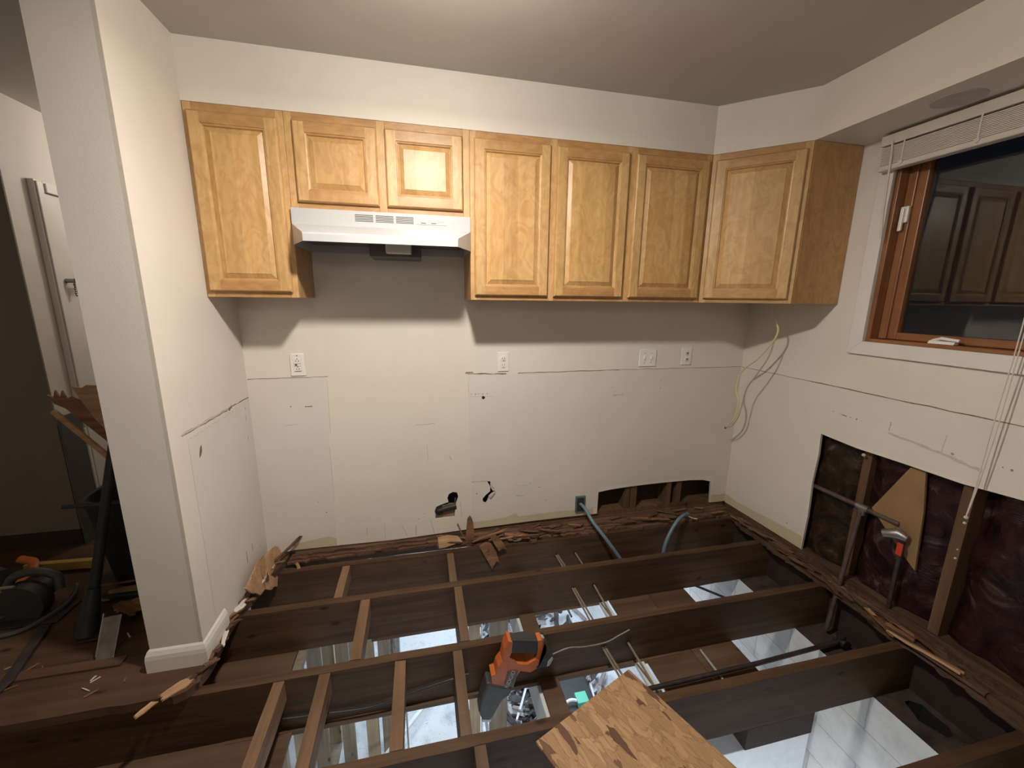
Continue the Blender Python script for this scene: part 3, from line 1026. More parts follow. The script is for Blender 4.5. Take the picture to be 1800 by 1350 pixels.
def door_part(par, name, w_, h_, loc, rotz=0.0):
    """raised panel door, local x = width, -y = front, origin at its lower left back"""
    fw = 0.046
    root_bm = B()
    bm = root_bm
    T = 0.019
    # frame: outer edge profile then flat, built as stiles (full height) and rails
    def quad(pts, m):
        bm.faces.new([bm.verts.new(p) for p in pts]).material_index = m
    o1 = [(0, 0), (w_, 0), (w_, h_), (0, h_)]
    def ins(d_):
        return [(d_, d_), (w_ - d_, d_), (w_ - d_, h_ - d_), (d_, h_ - d_)]
    rings = [(0, 0.0), (0, -0.010), (0.004, -0.0165), (0.007, -T)]
    for (a, ya), (b_, yb) in zip(rings[:-1], rings[1:]):
        A, Bq = ins(a), ins(b_)
        for i in range(4):
            j = (i + 1) % 4
            quad([(A[i][0], ya, A[i][1]), (A[j][0], ya, A[j][1]), (Bq[j][0], yb, Bq[j][1]), (Bq[i][0], yb, Bq[i][1])], 1 if i in (0, 2) else 0)
    e0 = 0.007
    # stiles
    for x0, x1 in ((e0, fw), (w_ - fw, w_ - e0)):
        quad([(x0, -T, e0), (x1, -T, e0), (x1, -T, h_ - e0), (x0, -T, h_ - e0)], 0)
    for z0, z1 in ((e0, fw), (h_ - fw, h_ - e0)):
        quad([(fw, -T, z0), (w_ - fw, -T, z0), (w_ - fw, -T, z1), (fw, -T, z1)], 1)
    rings = [(fw, -T), (fw + .0015, -T + .003), (fw + .007, -T + .0045), (fw + .010, -T + .010)]
    for (a, ya), (b_, yb) in zip(rings[:-1], rings[1:]):
        A, Bq = ins(a), ins(b_)
        for i in range(4):
            j = (i + 1) % 4
            quad([(A[i][0], ya, A[i][1]), (A[j][0], ya, A[j][1]), (Bq[j][0], yb, Bq[j][1]), (Bq[i][0], yb, Bq[i][1])], 1 if i in (0, 2) else 0)
    quad([(0, 0, 0), (0, 0, h_), (w_, 0, h_), (w_, 0, 0)], 0)
    d_ = obj(name, bm, ['maple_v', 'maple_h'], par, weld=True)
    d_.location = loc
    d_.rotation_euler = (0, 0, rotz)
    bm = B()
    def quad2(pts):
        bm.faces.new([bm.verts.new(p) for p in pts])
    rings = [(fw + .0098, -T + .0115), (fw + .0115, -T + .0115), (fw + .029, -T + .0025), (fw + .031, -T + .0005)]
    for (a, ya), (b_, yb) in zip(rings[:-1], rings[1:]):
        A, Bq = ins(a), ins(b_)
        for i in range(4):
            j = (i + 1) % 4
            quad2([(A[i][0], ya, A[i][1]), (A[j][0], ya, A[j][1]), (Bq[j][0], yb, Bq[j][1]), (Bq[i][0], yb, Bq[i][1])])
    A = ins(fw + .031)
    quad2([(p[0], -T + .0005, p[1]) for p in A])
    A = ins(fw + .0098)
    quad2([(p[0], -0.0005, p[1]) for p in A])
    for i in range(4):
        j = (i + 1) % 4
        quad2([(A[i][0], -0.0005, A[i][1]), (A[j][0], -0.0005, A[j][1]), (A[j][0], -T + .0115, A[j][1]), (A[i][0], -T + .0115, A[i][1])])
    obj('raised_panel', bm, 'maple_panel', d_, weld=True)
    return d_


def frame_bm(w_, h_, stiles, rails, t=0.019):
    """stiles: list of (x0,x1); rails: list of (z0,z1) spanning between neighbouring stiles"""
    bm = B()
    for x0, x1 in stiles:
        box(bm, x0, x1, -t, 0, 0, h_, 0)
    for (a, b_) in zip(stiles[:-1], stiles[1:]):
        for z0, z1 in rails:
            box(bm, a[1] + .0004, b_[0] - .0004, -t + .0002, 0, z0, z1, 1)
    return bm


def wall_cabinet(x0, x1, z0, z1, doors, label, mid=None, side='maple_side'):
    e = empty('wall_cabinet', (x0, -0.002, z0), label, 'wall cabinet', 'maple wall cabinets')
    w_, h_ = x1 - x0, z1 - z0
    dep = D - 0.019 - 0.002
    bm = B()
    t = .0125
    box(bm, .0006, t, -dep, 0, 0, h_)
    box(bm, w_ - t, w_ - .0006, -dep, 0, 0, h_)
    box(bm, t, w_ - t, -dep, 0, 0.0, .012)
    box(bm, t, w_ - t, -dep, 0, h_ - .012, h_)
    box(bm, t, w_ - t, -.006, 0, .012, h_ - .012)
    obj('carcass', bm, side, e)
    st = [(.0006, .030), (w_ - .030, w_ - .0006)]
    if mid:
        st.insert(1, (mid - x0 - .017, mid - x0 + .017))
    fr = obj('face_frame', frame_bm(w_, h_, st, [(0, .030), (h_ - .032, h_)]), ['maple_frame', 'maple_h'], e, bev=.0008)
    fr.location = (0, -dep, 0)
    for dx0, dx1, dz0, dz1 in doors:
        door_part(e, 'door', dx1 - dx0, dz1 - dz0, (dx0 - x0, -dep - .0192, dz0 - z0))
    return e


X1, X2, X3 = -2.623, -1.861, -1.055
wall_cabinet(XL + .002, X1, ZB, ZT - .001, [(-2.966, -2.645, 1.449, 2.140)], 'tall maple wall cabinet left of the range hood, against the stub wall')
wall_cabinet(X1, X2, 1.802, ZT - .001, [(-2.591, -2.261, 1.825, 2.140), (-2.228, -1.894, 1.825, 2.140)],
             'short maple wall cabinet with two square doors above the range hood', mid=-2.2445)
wall_cabinet(X2, X3, ZB, ZT - .001, [(-1.842, -1.478, 1.447, 2.140), (-1.446, -1.073, 1.447, 2.140)],
             'maple wall cabinet with two tall doors right of the range hood', mid=-1.462)
wall_cabinet(X3, XD - .001, ZB, ZT - .001, [(-1.036, -0.624, 1.447, 2.140)],
             'single door maple wall cabinet between the two door cabinet and the angled corner cabinet')
# angled corner cabinet
e = empty('corner_cabinet', (0, 0, ZB), 'angled maple corner cabinet with one door facing out between the two walls', 'wall cabinet', 'maple wall cabinets')
h_ = ZT - ZB - .001
a = Vector((XD, -D)); b = Vector((-D, YD))
dv = (b - a); L = dv.length; dv.normalize(); nv = Vector((dv.y, -dv.x))     # outwards
ia = a - nv * .0195; ib = b - nv * .0195
bm = B()
prism(bm, [(XD, -0.002), (XD, -D + .004), (ia.x + .004, ia.y), (ib.x, ib.y + .004), (-D + .004, YD), (-0.002, YD), (-0.002, -0.002)], 'z', 0.0, h_)
obj('carcass', bm, 'maple_side', e)
ang = math.atan2(dv.y, dv.x)
fr = obj('face_frame', frame_bm(L, h_, [(.0, .034), (L - .034, L)], [(0, .030), (h_ - .032, h_)]), ['maple_frame', 'maple_h'], e, bev=.0008)
fr.location = (ia.x, ia.y, 0)
fr.rotation_euler = (0, 0, ang)
dp = a + dv * .020 + nv * .0003
door_part(e, 'door', L - .040, .693, (dp.x, dp.y, .020), ang)
bm = B(); box(bm, -D + .002, -0.003, YD - .004, YD - .0003, 0.0, h_)
obj('end_panel', bm, 'maple_side', e)

# range hood
e = empty('range_hood', (X1, -0.002, 1.60), 'white enamel range hood under the short cabinet', 'range hood')
W_ = X2 - X1 - .004
sec = [  # (y, z, inset at the ends)
    (-0.300, .1995, 0.0), (-0.300, .134, 0.0), (-0.445, .084, 0.070), (-0.449, .078, 0.072), (-0.449, .050, 0.072)]
bm = B()
L_, R_ = [], []
for y, z, i_ in sec:
    L_.append(bm.verts.new((.002 + i_, y, z)))
    R_.append(bm.verts.new((.002 + W_ - i_, y, z)))
for k in range(len(sec) - 1):
    bm.faces.new((L_[k], R_[k], R_[k + 1], L_[k + 1]))
for S_, sx in ((L_, .002), (R_, .002 + W_)):
    bt = bm.verts.new((sx, 0.0, .1995)); bb = bm.verts.new((sx, 0.0, .050)); fb = bm.verts.new((sx, -0.300, .050))
    bm.faces.new((S_[0], bt, bb, fb, S_[1]))
    bm.faces.new((S_[1], fb, S_[4], S_[3], S_[2]))
    if S_ is L_:
        k1, k2, k3 = bt, bb, fb
bm.faces.new((L_[0], R_[0], bt, k1))
bm.faces.new((k1, bt, bb, k2))
bmesh.ops.recalc_face_normals(bm, faces=bm.faces)
bmesh.ops.solidify(bm, geom=bm.faces[:], thickness=-0.0015)
obj('hood_body', bm, 'white_enamel', e, bev=.0012)
bm = B()
box(bm, .02, W_ - .02, -0.29, -0.012, .085, .090)
obj('inner_pan', bm, 'filter_grey', e)
bm = B()
box(bm, .30, .535, -0.23, -0.02, .020, .085)
obj('filter_box', bm, 'filter_grey', e, bev=.003)
bm = B()
box(bm, .375, .49, -0.275, -0.16, .032, .084)
obj('light_lens', bm, 'lens_frost', e, bev=.006)
bm = B()
for g in range(3):
    for k in range(5):
        x0 = .256 + g * .0865
        box(bm, x0, x0 + .076, -0.3022, -0.3004, .1835 - k * .0063, .1862 - k * .0063)
obj('vent_slots', bm, 'slot_dark', e)
bm = B(); box(bm, .514, .650, -0.3035, -0.3012, .1575, .188)
sw = obj('switch_plate', bm, 'white_enamel', e, bev=.0006)
for x0 in (.538, .582):
    bm = B(); box(bm, x0, x0 + .022, -0.3085, -0.3036, .164, .180)
    obj('rocker_switch', bm, 'white_enamel', sw, bev=.0015)
bm = B()
for x0 in (.538, .582):
    box(bm, x0 - .006, x0 - .003, -0.3040, -0.3035, .166, .178)
    box(bm, x0 + .024, x0 + .029, -0.3040, -0.3035, .164, .168)
    box(bm, x0 + .004, x0 + .016, -0.3088, -0.3084, .1665, .170)
for k in range(7):
    box(bm, .613 + k * .0042, .6162 + k * .0042, -0.3040, -0.3035, .169, .1745)
obj('panel_marks', bm, 'mark_grey', sw)

# ------------------------------------------------------------------ wall plates


def plate(x, z, w_, h_, label, kind):
    e = empty('wall_outlet' if kind != 'cover' else 'wall_switch', (x, -0.0005, z), label, 'outlet' if kind != 'cover' else 'switch')
    bm = B(); box(bm, -w_ / 2, w_ / 2, -0.006, 0, -h_ / 2, h_ / 2)
    obj('cover_plate', bm, 'outlet_white', e, bev=.003)
    bm = B(); bs = B()

    def holes(cx, cz, s=1):
        box(bs, cx - .0075, cx - .0050, -.0095, -.0088, cz - .003 * s, cz + .0055 * s)
        box(bs, cx + .0050, cx + .0075, -.0095, -.0088, cz - .003 * s, cz + .0055 * s)
        tube(bs, [(cx, -.0088, cz - .0105 * s), (cx, -.0095, cz - .0105 * s)], .0028, 8)
    if kind == 'duplex':
        for dz in (.0195, -.0195):
            tube(bm, [(0, -.006, dz), (0, -.009, dz)], .0165, 20)
            holes(0, dz)
    elif kind == 'gfci':
        box(bm, -.017, .017, -.009, -.006, -.033, .033)
        holes(0, .021, -1); holes(0, -.021, -1)
        box(bs, -.017, .017, -.0093, -.0088, .0065, .0075)
        box(bs, -.017, .017, -.0093, -.0088, -.0075, -.0065)
        box(bs, -.012, -.001, -.0098, -.0088, -.004, .004)
        box(bs, -.017, .017, -.0093, -.0088, -.0345, -.033)
        tube(bs, [(0, -.006, .048), (0, -.0065, .048)], .003, 8)
    elif kind == 'cover':
        for cx in (-.024, .024):
            tb = B(); box(tb, cx - .005, cx + .005, -.011, -.006, -.012, .012)
            obj('toggle', tb, 'outlet_white', e, bev=.001)
            sb = B()
            box(sb, cx - .0065, cx + .0065, -.0066, -.0058, -.0135, -.012)
            obj('toggle_slot', sb, 'scuff', e)
            for dz in (.030, -.030):
                sb = B(); tube(sb, [(cx, -.006, dz), (cx, -.0068, dz)], .003, 8)
                obj('screw', sb, 'scuff', e)
        bm.free(); bs.free()
        return e
    elif kind == 'painted':
        for dz in (.0195, -.0195):
            tube(bm, [(0, -.006, dz), (0, -.0095, dz)], .0175, 20)
            holes(0, dz)
            tube(bs, [(0.004, -.0093, dz), (0.004, -.0100, dz)], .008, 9)
    obj('receptacle' if kind != 'cover' else 'toggle', bm, 'outlet_white', e, bev=.001)
    obj('slots', bs, 'slot_dark' if kind in ('duplex', 'gfci') else 'scuff', e)
    return e


plate(-2.735, 1.084, .072, .118, 'white square faced outlet on the back wall left of the range gap', 'gfci')
plate(-1.640, 1.076, .066, .112, 'white round faced outlet on the back wall just right of the range gap', 'duplex')
plate(-0.710, 1.081, .118, .110, 'wide white double plate on the back wall under the single door cabinet', 'cover')
plate(-0.434, 1.087, .072, .112, 'white outlet with worn grey faces on the back wall nearest the corner', 'painted')

# blue grey box on the wall and the two hoses
e = empty('junction_box', (-1.118, 0.0, 0.122), 'blue grey junction box set low in the back wall with a hose leaving it', 'junction box')
bm = B(); box(bm, -.034, .034, -.012, -.0003, -.057, .057)
obj('box_body', bm, 'box_blue', e, bev=.003)
bm = B(); box(bm, -.024, .024, -.0135, -.0118, -.045, .045)
obj('box_face', bm, 'slot_dark', e)
bm = B()
tube(bm, catmull([(-1.118, -0.010, 0.125), (-1.108, -0.06, 0.118), (-1.080, -0.14, 0.06), (-1.035, -0.20, 0.0), (-0.965, -0.25, -0.10), (-0.90, -0.28, -0.20), (-0.87, -0.30, -0.26)], 8), 0.0105, 12)
o = obj('flexible_conduit', bm, 'hose_blue', smooth=True); tag(recenter(o), 'blue grey flexible conduit dropping from the junction box between the joists', 'conduit')
bm = B()
tube(bm, catmull([(-0.395, -0.115, 0.020), (-0.44, -0.15, 0.045), (-0.51, -0.185, 0.035), (-0.575, -0.215, -0.02), (-0.622, -0.235, -0.10), (-0.64, -0.25, -0.20), (-0.64, -0.26, -0.26)], 8), 0.0110, 12)
tube(bm, [(-0.405, -0.12, 0.026), (-0.375, -0.10, 0.018)], 0.0135, 12)
o = obj('flexible_conduit', bm, 'hose_blue', smooth=True); tag(recenter(o), 'blue grey flexible conduit with its loose end arched over the first joist near the corner', 'conduit')
bm = B(); tube(bm, catmull([(-0.385, -0.11, .012), (-0.355, -0.13, .004), (-0.335, -0.15, .006)], 5), 0.0025, 6)
o = obj('wire_tail', bm, 'cable_cream', smooth=True); tag(recenter(o), 'short yellow wire tail beside the loose conduit end', 'wire')

# black pipe stub in the wall hole
e = empty('gas_pipe', (-1.98, 0.0, 0.12), 'black pipe stub seen through the keyhole shaped cut in the back wall', 'pipe')
bm = B()
tube(bm, [(-.058, .012, .048), (.055, .012, .068)], .021, 16)
tube(bm, [(-.048, -.004, .050), (-.048, .03, .050)], .027, 16)
obj('pipe_elbow', bm, 'black_iron', e, smooth=True)
bm = B(); tube(bm, [(-.030, .000, .078), (.046, .000, .090)], .003, 8)
tube(bm, [(.046, .000, .090), (.050, .004, .125)], .003, 8)
obj('metal_clip', bm, 'galvanized', e, smooth=True)
bm = B(); box(bm, -.068, .041, .0135, .020, -.004, .085)
obj('backing_board', bm, 'drywall_back', e)

# loose cable hanging under the corner cabinet
e = empty('loose_cable', (-0.15, -0.34, 1.42), 'cream electrical cable hanging in a loop under the corner cabinet', 'cable')
bm = B()
tube(bm, catmull([(-0.15, -0.340, 1.430), (-0.15, -0.365, 1.334), (-0.15, -0.390, 1.282), (-0.15, -0.369, 1.219), (-0.15, -0.277, 1.103), (-0.15, -0.171, 1.012),
                  (-0.15, -0.140, 0.898), (-0.15, -0.174, 0.811), (-0.15, -0.161, 0.705), (-0.15, -0.090, 0.618)], 10), 0.0052, 8)
child('cable_sheath', bm, 'cable_cream', e, smooth=True)
bm = B()
tube(bm, catmull([(-0.146, -0.372, 1.225), (-0.140, -0.343, 1.126), (-0.145, -0.291, 1.025), (-0.15, -0.226, 0.916), (-0.15, -0.206, 0.819), (-0.155, -0.193, 0.721), (-0.15, -0.140, 0.642), (-0.15, -0.095, 0.618)], 10), 0.0038, 8)
child('cable_strand', bm, 'cable_tan', e, smooth=True)
bm = B(); bmesh.ops.create_uvsphere(bm, u_segments=10, v_segments=8, radius=.008, matrix=Matrix.Translation((-0.152, -0.094, .616)))
child('cable_end', bm, 'torn_paper', e, smooth=True)

# ------------------------------------------------------------------ floor framing
ZJ = -0.035
JB = -0.270


def lumpy_box(x0, x1, y0, y1, z0, z1, seed, amp=.0016, nx=60, axis='x'):
    bm = B()
    rings = []
    rnd = random.Random(seed)
    for i in range(nx + 1):
        u = i / nx
        if axis == 'x':
            c = [(y0, z0), (y1, z0), (y1, z1), (y0, z1)]
            p = x0 + (x1 - x0) * u
            mk = lambda q: (p, q[0], q[1])
        else:
            c = [(x0, z0), (x1, z0), (x1, z1), (x0, z1)]
            p = y0 + (y1 - y0) * u
            mk = lambda q: (q[0], p, q[1])
        ring = []
        for k, q in enumerate(c):
            a = amp * noise.noise(Vector((p * 9 + k * 13, seed * 3.1, k)))
            b_ = amp * noise.noise(Vector((p * 7 + k * 5, seed * 1.7 + 8, k)))
            if k > 1 and rnd.random() < .07:
                b_ -= rnd.uniform(0, .0035)
            ring.append(bm.verts.new(mk((q[0] + a, q[1] + b_))))
        rings.append(ring)
    for a, b_ in zip(rings[:-1], rings[1:]):
        for k in range(4):
            j = (k + 1) % 4
            bm.faces.new((a[k], a[j], b_[j], b_[k]))
    bm.faces.new(rings[0][::-1]); bm.faces.new(rings[-1])
    return bm


JOISTS = [(-0.092, -3.05, 'first floor joist from the back wall, with splinters of old floor along it'),
          (-0.385, -3.2, 'second floor joist from the back wall, drilled for two cables'),
          (-0.779, -4.9, 'third floor joist from the back wall, with the orange saw hanging on it'),
          (-1.172, -4.9, 'fourth floor joist from the back wall, under the strand board offcut'),
          (-1.562, -4.9, 'fifth floor joist from the back wall, nearest the camera'),
          ]
for i, (yb, xl_, lab) in enumerate(JOISTS):
    bm = lumpy_box(xl_, -0.004, yb - .038, yb, JB, ZJ, i + 1)
    o = obj('floor_joist', bm, 'joist_wood')
    tag(recenter(o), lab, 'floor joist', 'floor joists')
    if i in (0, 1, 2):
        for xh in (-1.314, -1.190):
            bm = B(); tube(bm, [(xh, yb - .0372, -.145 - .01 * i), (xh, yb - .0405, -.145 - .01 * i)], .014, 12)
            hh = obj('drilled_hole', bm, 'dark_hole'); hh.data.transform(Matrix.Translation(-o.location)); hh.parent = o
for i, yb in enumerate((0.30, 0.70, 1.1, 1.5)):
    bm = lumpy_box(-4.9, -0.004, yb - .038, yb, JB, ZJ, i + 21, nx=12)
    o = obj('floor_joist', bm, 'joist_wood')
    tag(recenter(o), 'floor joist under the next room, %s beyond the back wall' % ['first', 'second', 'third', 'fourth'][i], 'floor joist', 'floor joists')

BL = [  # x0, x1, y0, y1, mat, label
    (-2.570, -2.532, -0.384, -0.131, 'block_wood', 'lone wooden block between the first and second joists, left'),
    (-2.436, -2.392, -0.778, -0.424, 'block_wood', 'wooden block between the second and third joists, left of the bright floor'),
    (-2.706, -2.667, -1.171, -0.818, 'block_wood', 'leftmost wooden block between the third and fourth joists'),
    (-2.541, -2.500, -1.171, -0.818, 'block_wood', 'second wooden block from the left between the third and fourth joists'),
    (-2.252, -2.209, -1.171, -0.818, 'block_wood', 'third wooden block from the left between the third and fourth joists'),
    (-1.996, -1.958, -0.384, -0.131, 'bridge_wood', 'grey brown bridging board between the first and second joists'),
    (-1.978, -1.938, -0.778, -0.424, 'bridge_wood', 'grey brown bridging board between the second and third joists'),
    (-2.016, -1.977, -1.171, -0.818, 'bridge_wood', 'grey brown bridging board between the third and fourth joists, left of the saw'),
    (-1.976, -1.937, -1.561, -1.211, 'bridge_wood', 'grey brown bridging board in front of the fourth joist'),
]
for i, (x0, x1, y0, y1, m, lab) in enumerate(BL):
    bm = lumpy_box(x0, x1, y0 + .0015, y1 - .0015, -0.125 if m == 'block_wood' else -0.245, ZJ - .0005, i + 50, .0012, 14, 'y')
    # nail holes in the tops
    o = obj('floor_block', bm, m)
    tag(recenter(o), lab, 'blocking', 'blocks between the joists')
# dark nail knots on the nearest blocks are in the wood; boards under the joists
e = None
LB = [  # boards fixed under the joists: x0,x1,y0,y1,z0,z1,mat,label,name
    (-3.7, -2.745, -0.80, -0.30, -0.286, -0.2725, 'ceiling_board', 'stained ceiling panel under the joists beside the stub wall', 'ceiling_panel'),
    (-3.9, -2.66, -1.60, -0.805, -0.286, -0.2725, 'ceiling_board', 'stained ceiling panel under the joists at the bottom left', 'ceiling_panel'),
    (-1.085, -0.842, -1.20, -0.10, -0.286, -0.2725, 'ceiling_board', 'brown ceiling board under the joists below the right end of the cabinets, left of two', 'ceiling_board'),
    (-0.836, -0.598, -1.20, -0.10, -0.286, -0.2725, 'ceiling_board', 'brown ceiling board under the joists below the right end of the cabinets, right of two', 'ceiling_board'),
    (-1.150, -1.105, -1.20, -0.10, -0.290, -0.2725, 'white_painted', 'white painted strip under the joists left of the brown ceiling boards', 'furring_strip'),
    (-1.624, -1.540, -1.30, 0.8, -0.360, -0.2725, 'ceiling_board', 'brown beam under the joists beside the saw', 'ceiling_beam'),
    (-2.735, -2.705, -0.79, -0.20, -0.31, -0.2725, 'grey_stud', 'thin grey furring strip under the second joist near the stub wall', 'furring_strip'),
]
for x0, x1, y0, y1, z0, z1, m, lab, nm in LB:
    bm = B(); box(bm, x0, x1, y0, y1, z0, z1)
    o = obj(nm, bm, m); tag(recenter(o), lab, 'ceiling board', 'boards under the joists')
bm = B(); box(bm, -1.640, -1.6245, -1.30, 0.8, -0.455, -0.290)
o = obj('white_board', bm, 'white_painted'); tag(recenter(o), 'white painted board on edge along the left of the brown beam in the basement', 'board')
bm = B(); box(bm, -2.4, -1.1, -0.425, -0.385, -0.288, -0.2705); o = obj('furring_strip', bm, 'ceiling_board')
tag(recenter(o), 'brown strip nailed under the second joist', 'furring strip')
bm = B()
box(bm, -2.9, -0.9, -0.83, -0.775, -0.290, -0.2705)
o = obj('furring_strip', bm, 'ceiling_board'); tag(recenter(o), 'brown strip nailed under the third joist', 'furring strip')

# cables through the drilled joists
for i, (xa, dx) in enumerate(((-1.320, .0), (-1.190, .0))):
    for j, (y0, y1) in enumerate(((-0.130, -0.386), (-0.424, -0.778), (-0.818, -1.171))):
        bm = B()
        sag = (.09, .13, .13)[j]
        ym = (y0 + y1) / 2
        for k in range(2 if i == 0 else 1):
            off = k * .012
            tube(bm, catmull([(xa + off, y0 + .001, -0.14 - .01 * j), (xa + .05 + off * 1.5, ym + .06, -0.17 - sag * .6), (xa + .06 + off * 2, ym, -0.17 - sag * .8),
                              (xa + .03 + off, ym - .08, -0.17 - sag * .6), (xa + off, y1 - .001, -0.15 - .01 * j)], 6), 0.0052, 8)
        o = obj('electrical_cable', bm, 'cable_grey', smooth=True)
        tag(recenter(o), '%s cable sagging between the %s joists' % (('left grey pair of', 'right single')[i] + ('' if i else ''), ('first and second', 'second and third', 'third and fourth')[j]),
            'cable', 'cables through the joists')
        for yy in (y0 + .0005, y1 + .0):
            bm = B()
bm = B(); tube(bm, catmull([(-2.75, -0.828, -0.20), (-2.55, -0.83, -0.215), (-2.35, -0.832, -0.225), (-2.15, -0.828, -0.19), (-1.95, -0.826, -0.16)], 8), .005, 8)
o = obj('black_wire', bm, 'black_iron', smooth=True); tag(recenter(o), 'thin black wire looping along the front of the third joist', 'wire')
bm = B(); tube(bm, catmull([(-1.585, -0.845, -0.12), (-1.5, -0.84, -0.105), (-1.42, -0.835, -0.12), (-1.31, -0.828, -0.125), (-1.24, -0.826, -0.10), (-1.19, -0.822, -0.085)], 8), .0028, 6)
o = obj('loose_wire', bm, 'scuff', smooth=True); tag(recenter(o), 'thin grey wire crossing the third joist right of the saw', 'wire')

# black gas line under the joists on the right
e = empty('iron_pipe', (-0.085, -0.96, -0.29), 'black iron pipe running under the joists to the vertical grey pipe', 'pipe')
bm = B()
tube(bm, [(-1.25, -0.995, -0.235), (-0.6, -0.985, -0.235), (-0.10, -0.965, -0.235)], .0105, 12)
tube(bm, [(-1.25, -1.035, -0.245), (-0.60, -1.03, -0.245)], .008, 10)
child('pipe_run', bm, 'dark_steel', e, smooth=True)
bm = B(); tube(bm, [(-0.085, -0.935, -0.238), (-0.085, -0.99, -0.238)], .022, 12); tube(bm, [(-0.085, -0.962, -0.262), (-0.085, -0.96, -0.20)], .020, 12)
child('pipe_coupling', bm, 'black_iron', e, smooth=True)
bm = B(); tube(bm, [(-0.80, -0.84, -0.262), (-0.81, -1.165, -0.262)], .0055, 8)
o = obj('thin_conduit', bm, 'grey_plastic', smooth=True); tag(recenter(o), 'thin pale rod lying on the ceiling boards under the third and fourth joists', 'rod')

bm = B(); tube(bm, [(-0.60, -0.33, -0.262), (-0.36, -0.62, -0.262)], 0.007, 8)
o = obj('thin_pipe', bm, 'black_iron', smooth=True); tag(recenter(o), 'thin black pipe crossing under the second bay near the right wall', 'pipe')
# foundation wall
bm = B()
holes_f = []
for (cy, cx, ry, rx) in ((-1.33, -0.075, .080, .045), (-1.56, -0.065, .065, .040), (-1.14, -0.075, .05, .032), (-0.62, -0.10, .05, .035), (-1.72, -0.07, .05, .03)):
    holes_f.append([(cx + rx * math.cos(t * math.pi / 5) * (1 + .2 * math.sin(3 * t + cy)), cy + ry * math.sin(t * math.pi / 5)) for t in range(10)])
panel(bm, [(-0.20, 3.0), (0.14, 3.0), (0.14, YW1), (-0.20, YW1)], holes_f, [], 'z', JB - .001, JB - .15, 1, 0, 1)
struct('foundation_top', bm, ['foundation_top', 'dark_hole'], 'rough top course of the block foundation with open cores')
bm = B()
box(bm, -0.200, 0.14, YW1, 3.0, -2.3, JB - .151)
box(bm, -0.2012, -0.200, YW1, 3.0, JB - .151, JB - .004)
box(bm, -0.15, 0.0, YW1 + .2, 2.9, JB - .1509, JB - .1501, 1)  # near-black sheet under the open cores paints in their inner shade
struct('wall_basement_right', bm, ['painted_block', 'dark_hole'], 'white painted block wall of the basement')
bm = B(); box(bm, -5.3, 0.14, 3.0, 3.1, -2.3, JB)
struct('wall_basement_back', bm, 'painted_block', 'back wall of the basement')
bm = B(); box(bm, -5.3, 0.14, YW1 - .1, YW1, -2.3, JB)
struct('wall_basement_front', bm, 'painted_block', 'front wall of the basement')
bm = B(); box(bm, -5.4, -5.3, YW1, 3.1, -2.3, JB)
struct('wall_basement_left', bm, 'painted_block', 'left wall of the basement')
bm = B(); box(bm, -5.4, 0.14, YW1, 3.1, -2.35, -2.3)
struct('floor_basement', bm, 'basement_concrete', 'pale concrete basement floor')
bm = B(); box(bm, -0.003, 0.112, YW1, 3.0, JB, ZJ - .001)
struct('trim_3', bm, 'brown_board', 'rim board closing the joist ends')

# subfloor of the hall on the left, cut back along the third joist
rnd = random.Random(3)
edge = []
ex = [(-5.3, -0.836)]
x = -5.2
while x < -3.1:
    ex.append((x, -0.838 + rnd.uniform(-.004, .004)))
    x += rnd.uniform(.05, .16)
ex += [(-3.05, -0.835), (-3.03, -0.842), (-2.995, -0.826), (-2.985, -0.812), (-2.972, -0.790), (-2.960, -0.745), (-2.958, -0.690), (-2.964, -0.62), (-2.970, -0.55),
       (-2.968, -0.48), (-2.962, -0.42), (-2.944, -0.36), (-2.934, -0.29), (-2.925, -0.22), (-2.90, -0.15), (-2.885, -0.10), (-2.872, -0.05), (-2.872, 0.0)]
out = ex + [(-2.99, 0.0), (-2.99, 2.0), (-5.3, 2.0)]
bm = B()
panel(bm, out, [], [], 'z', 0.0, ZJ + .0005, 0, 0, 0)
struct('floor', bm, 'subfloor_wood', 'brown subfloor of the hallway, sawn off along the third joist')
bm = B()
box(bm, -5.3, 0.0, YW1, -1.82, ZJ + .0005, 0.0)
struct('floor_near', bm, 'subfloor_wood', 'subfloor under the camera')
bm = B()
box(bm, -2.99, 0.0, 0.121, 3.0, ZJ, 0.0)
box(bm, -5.3, -2.99, 2.0, 3.0, ZJ, 0.0)
struct('floor_next_room', bm, 'subfloor_wood', 'floor of the room beyond the back wall')
# seam board in the hall floor
bm = B(); box(bm, -5.2, -3.30, -0.655, -0.610, 0.0004, 0.010)
o = obj('floor_batten', bm, 'subfloor_wood', bev=.002); tag(recenter(o), 'low batten lying across the hallway subfloor in front of the tools', 'wood strip')


def ragged(name, p0, p1, nrm, w0, w1, z0, z1, seed, mat, label, n=70, jag=.012):
    """layer of broken floor left along a wall: p0..p1 wall line, ragged edge towards nrm"""
    rnd = random.Random(seed)
    p0, p1, nrm = Vector(p0), Vector(p1), Vector(nrm)
    poly = [tuple(p0), tuple(p1)]
    back = []
    wv = 0
    for i in range(n + 1):
        u = i / n
        base = w0 + (w1 - w0) * u
        if rnd.random() < .3:
            wv = rnd.uniform(-jag, jag)
        wdt = max(.006, base + wv + rnd.uniform(-jag, jag) * .35 + jag * noise.noise(Vector((u * 9, seed, 0))))
        back.append(tuple(p0 + (p1 - p0) * u + nrm * wdt))
    poly = poly + back[::-1]
    bm = B()
    panel(bm, poly, [], [], 'z', z1, z0, 0, 0, 0)
    for v in bm.verts:
        v.co.z += .002 * noise.noise(Vector((v.co.x * 20, v.co.y * 20, seed)))
    return bm


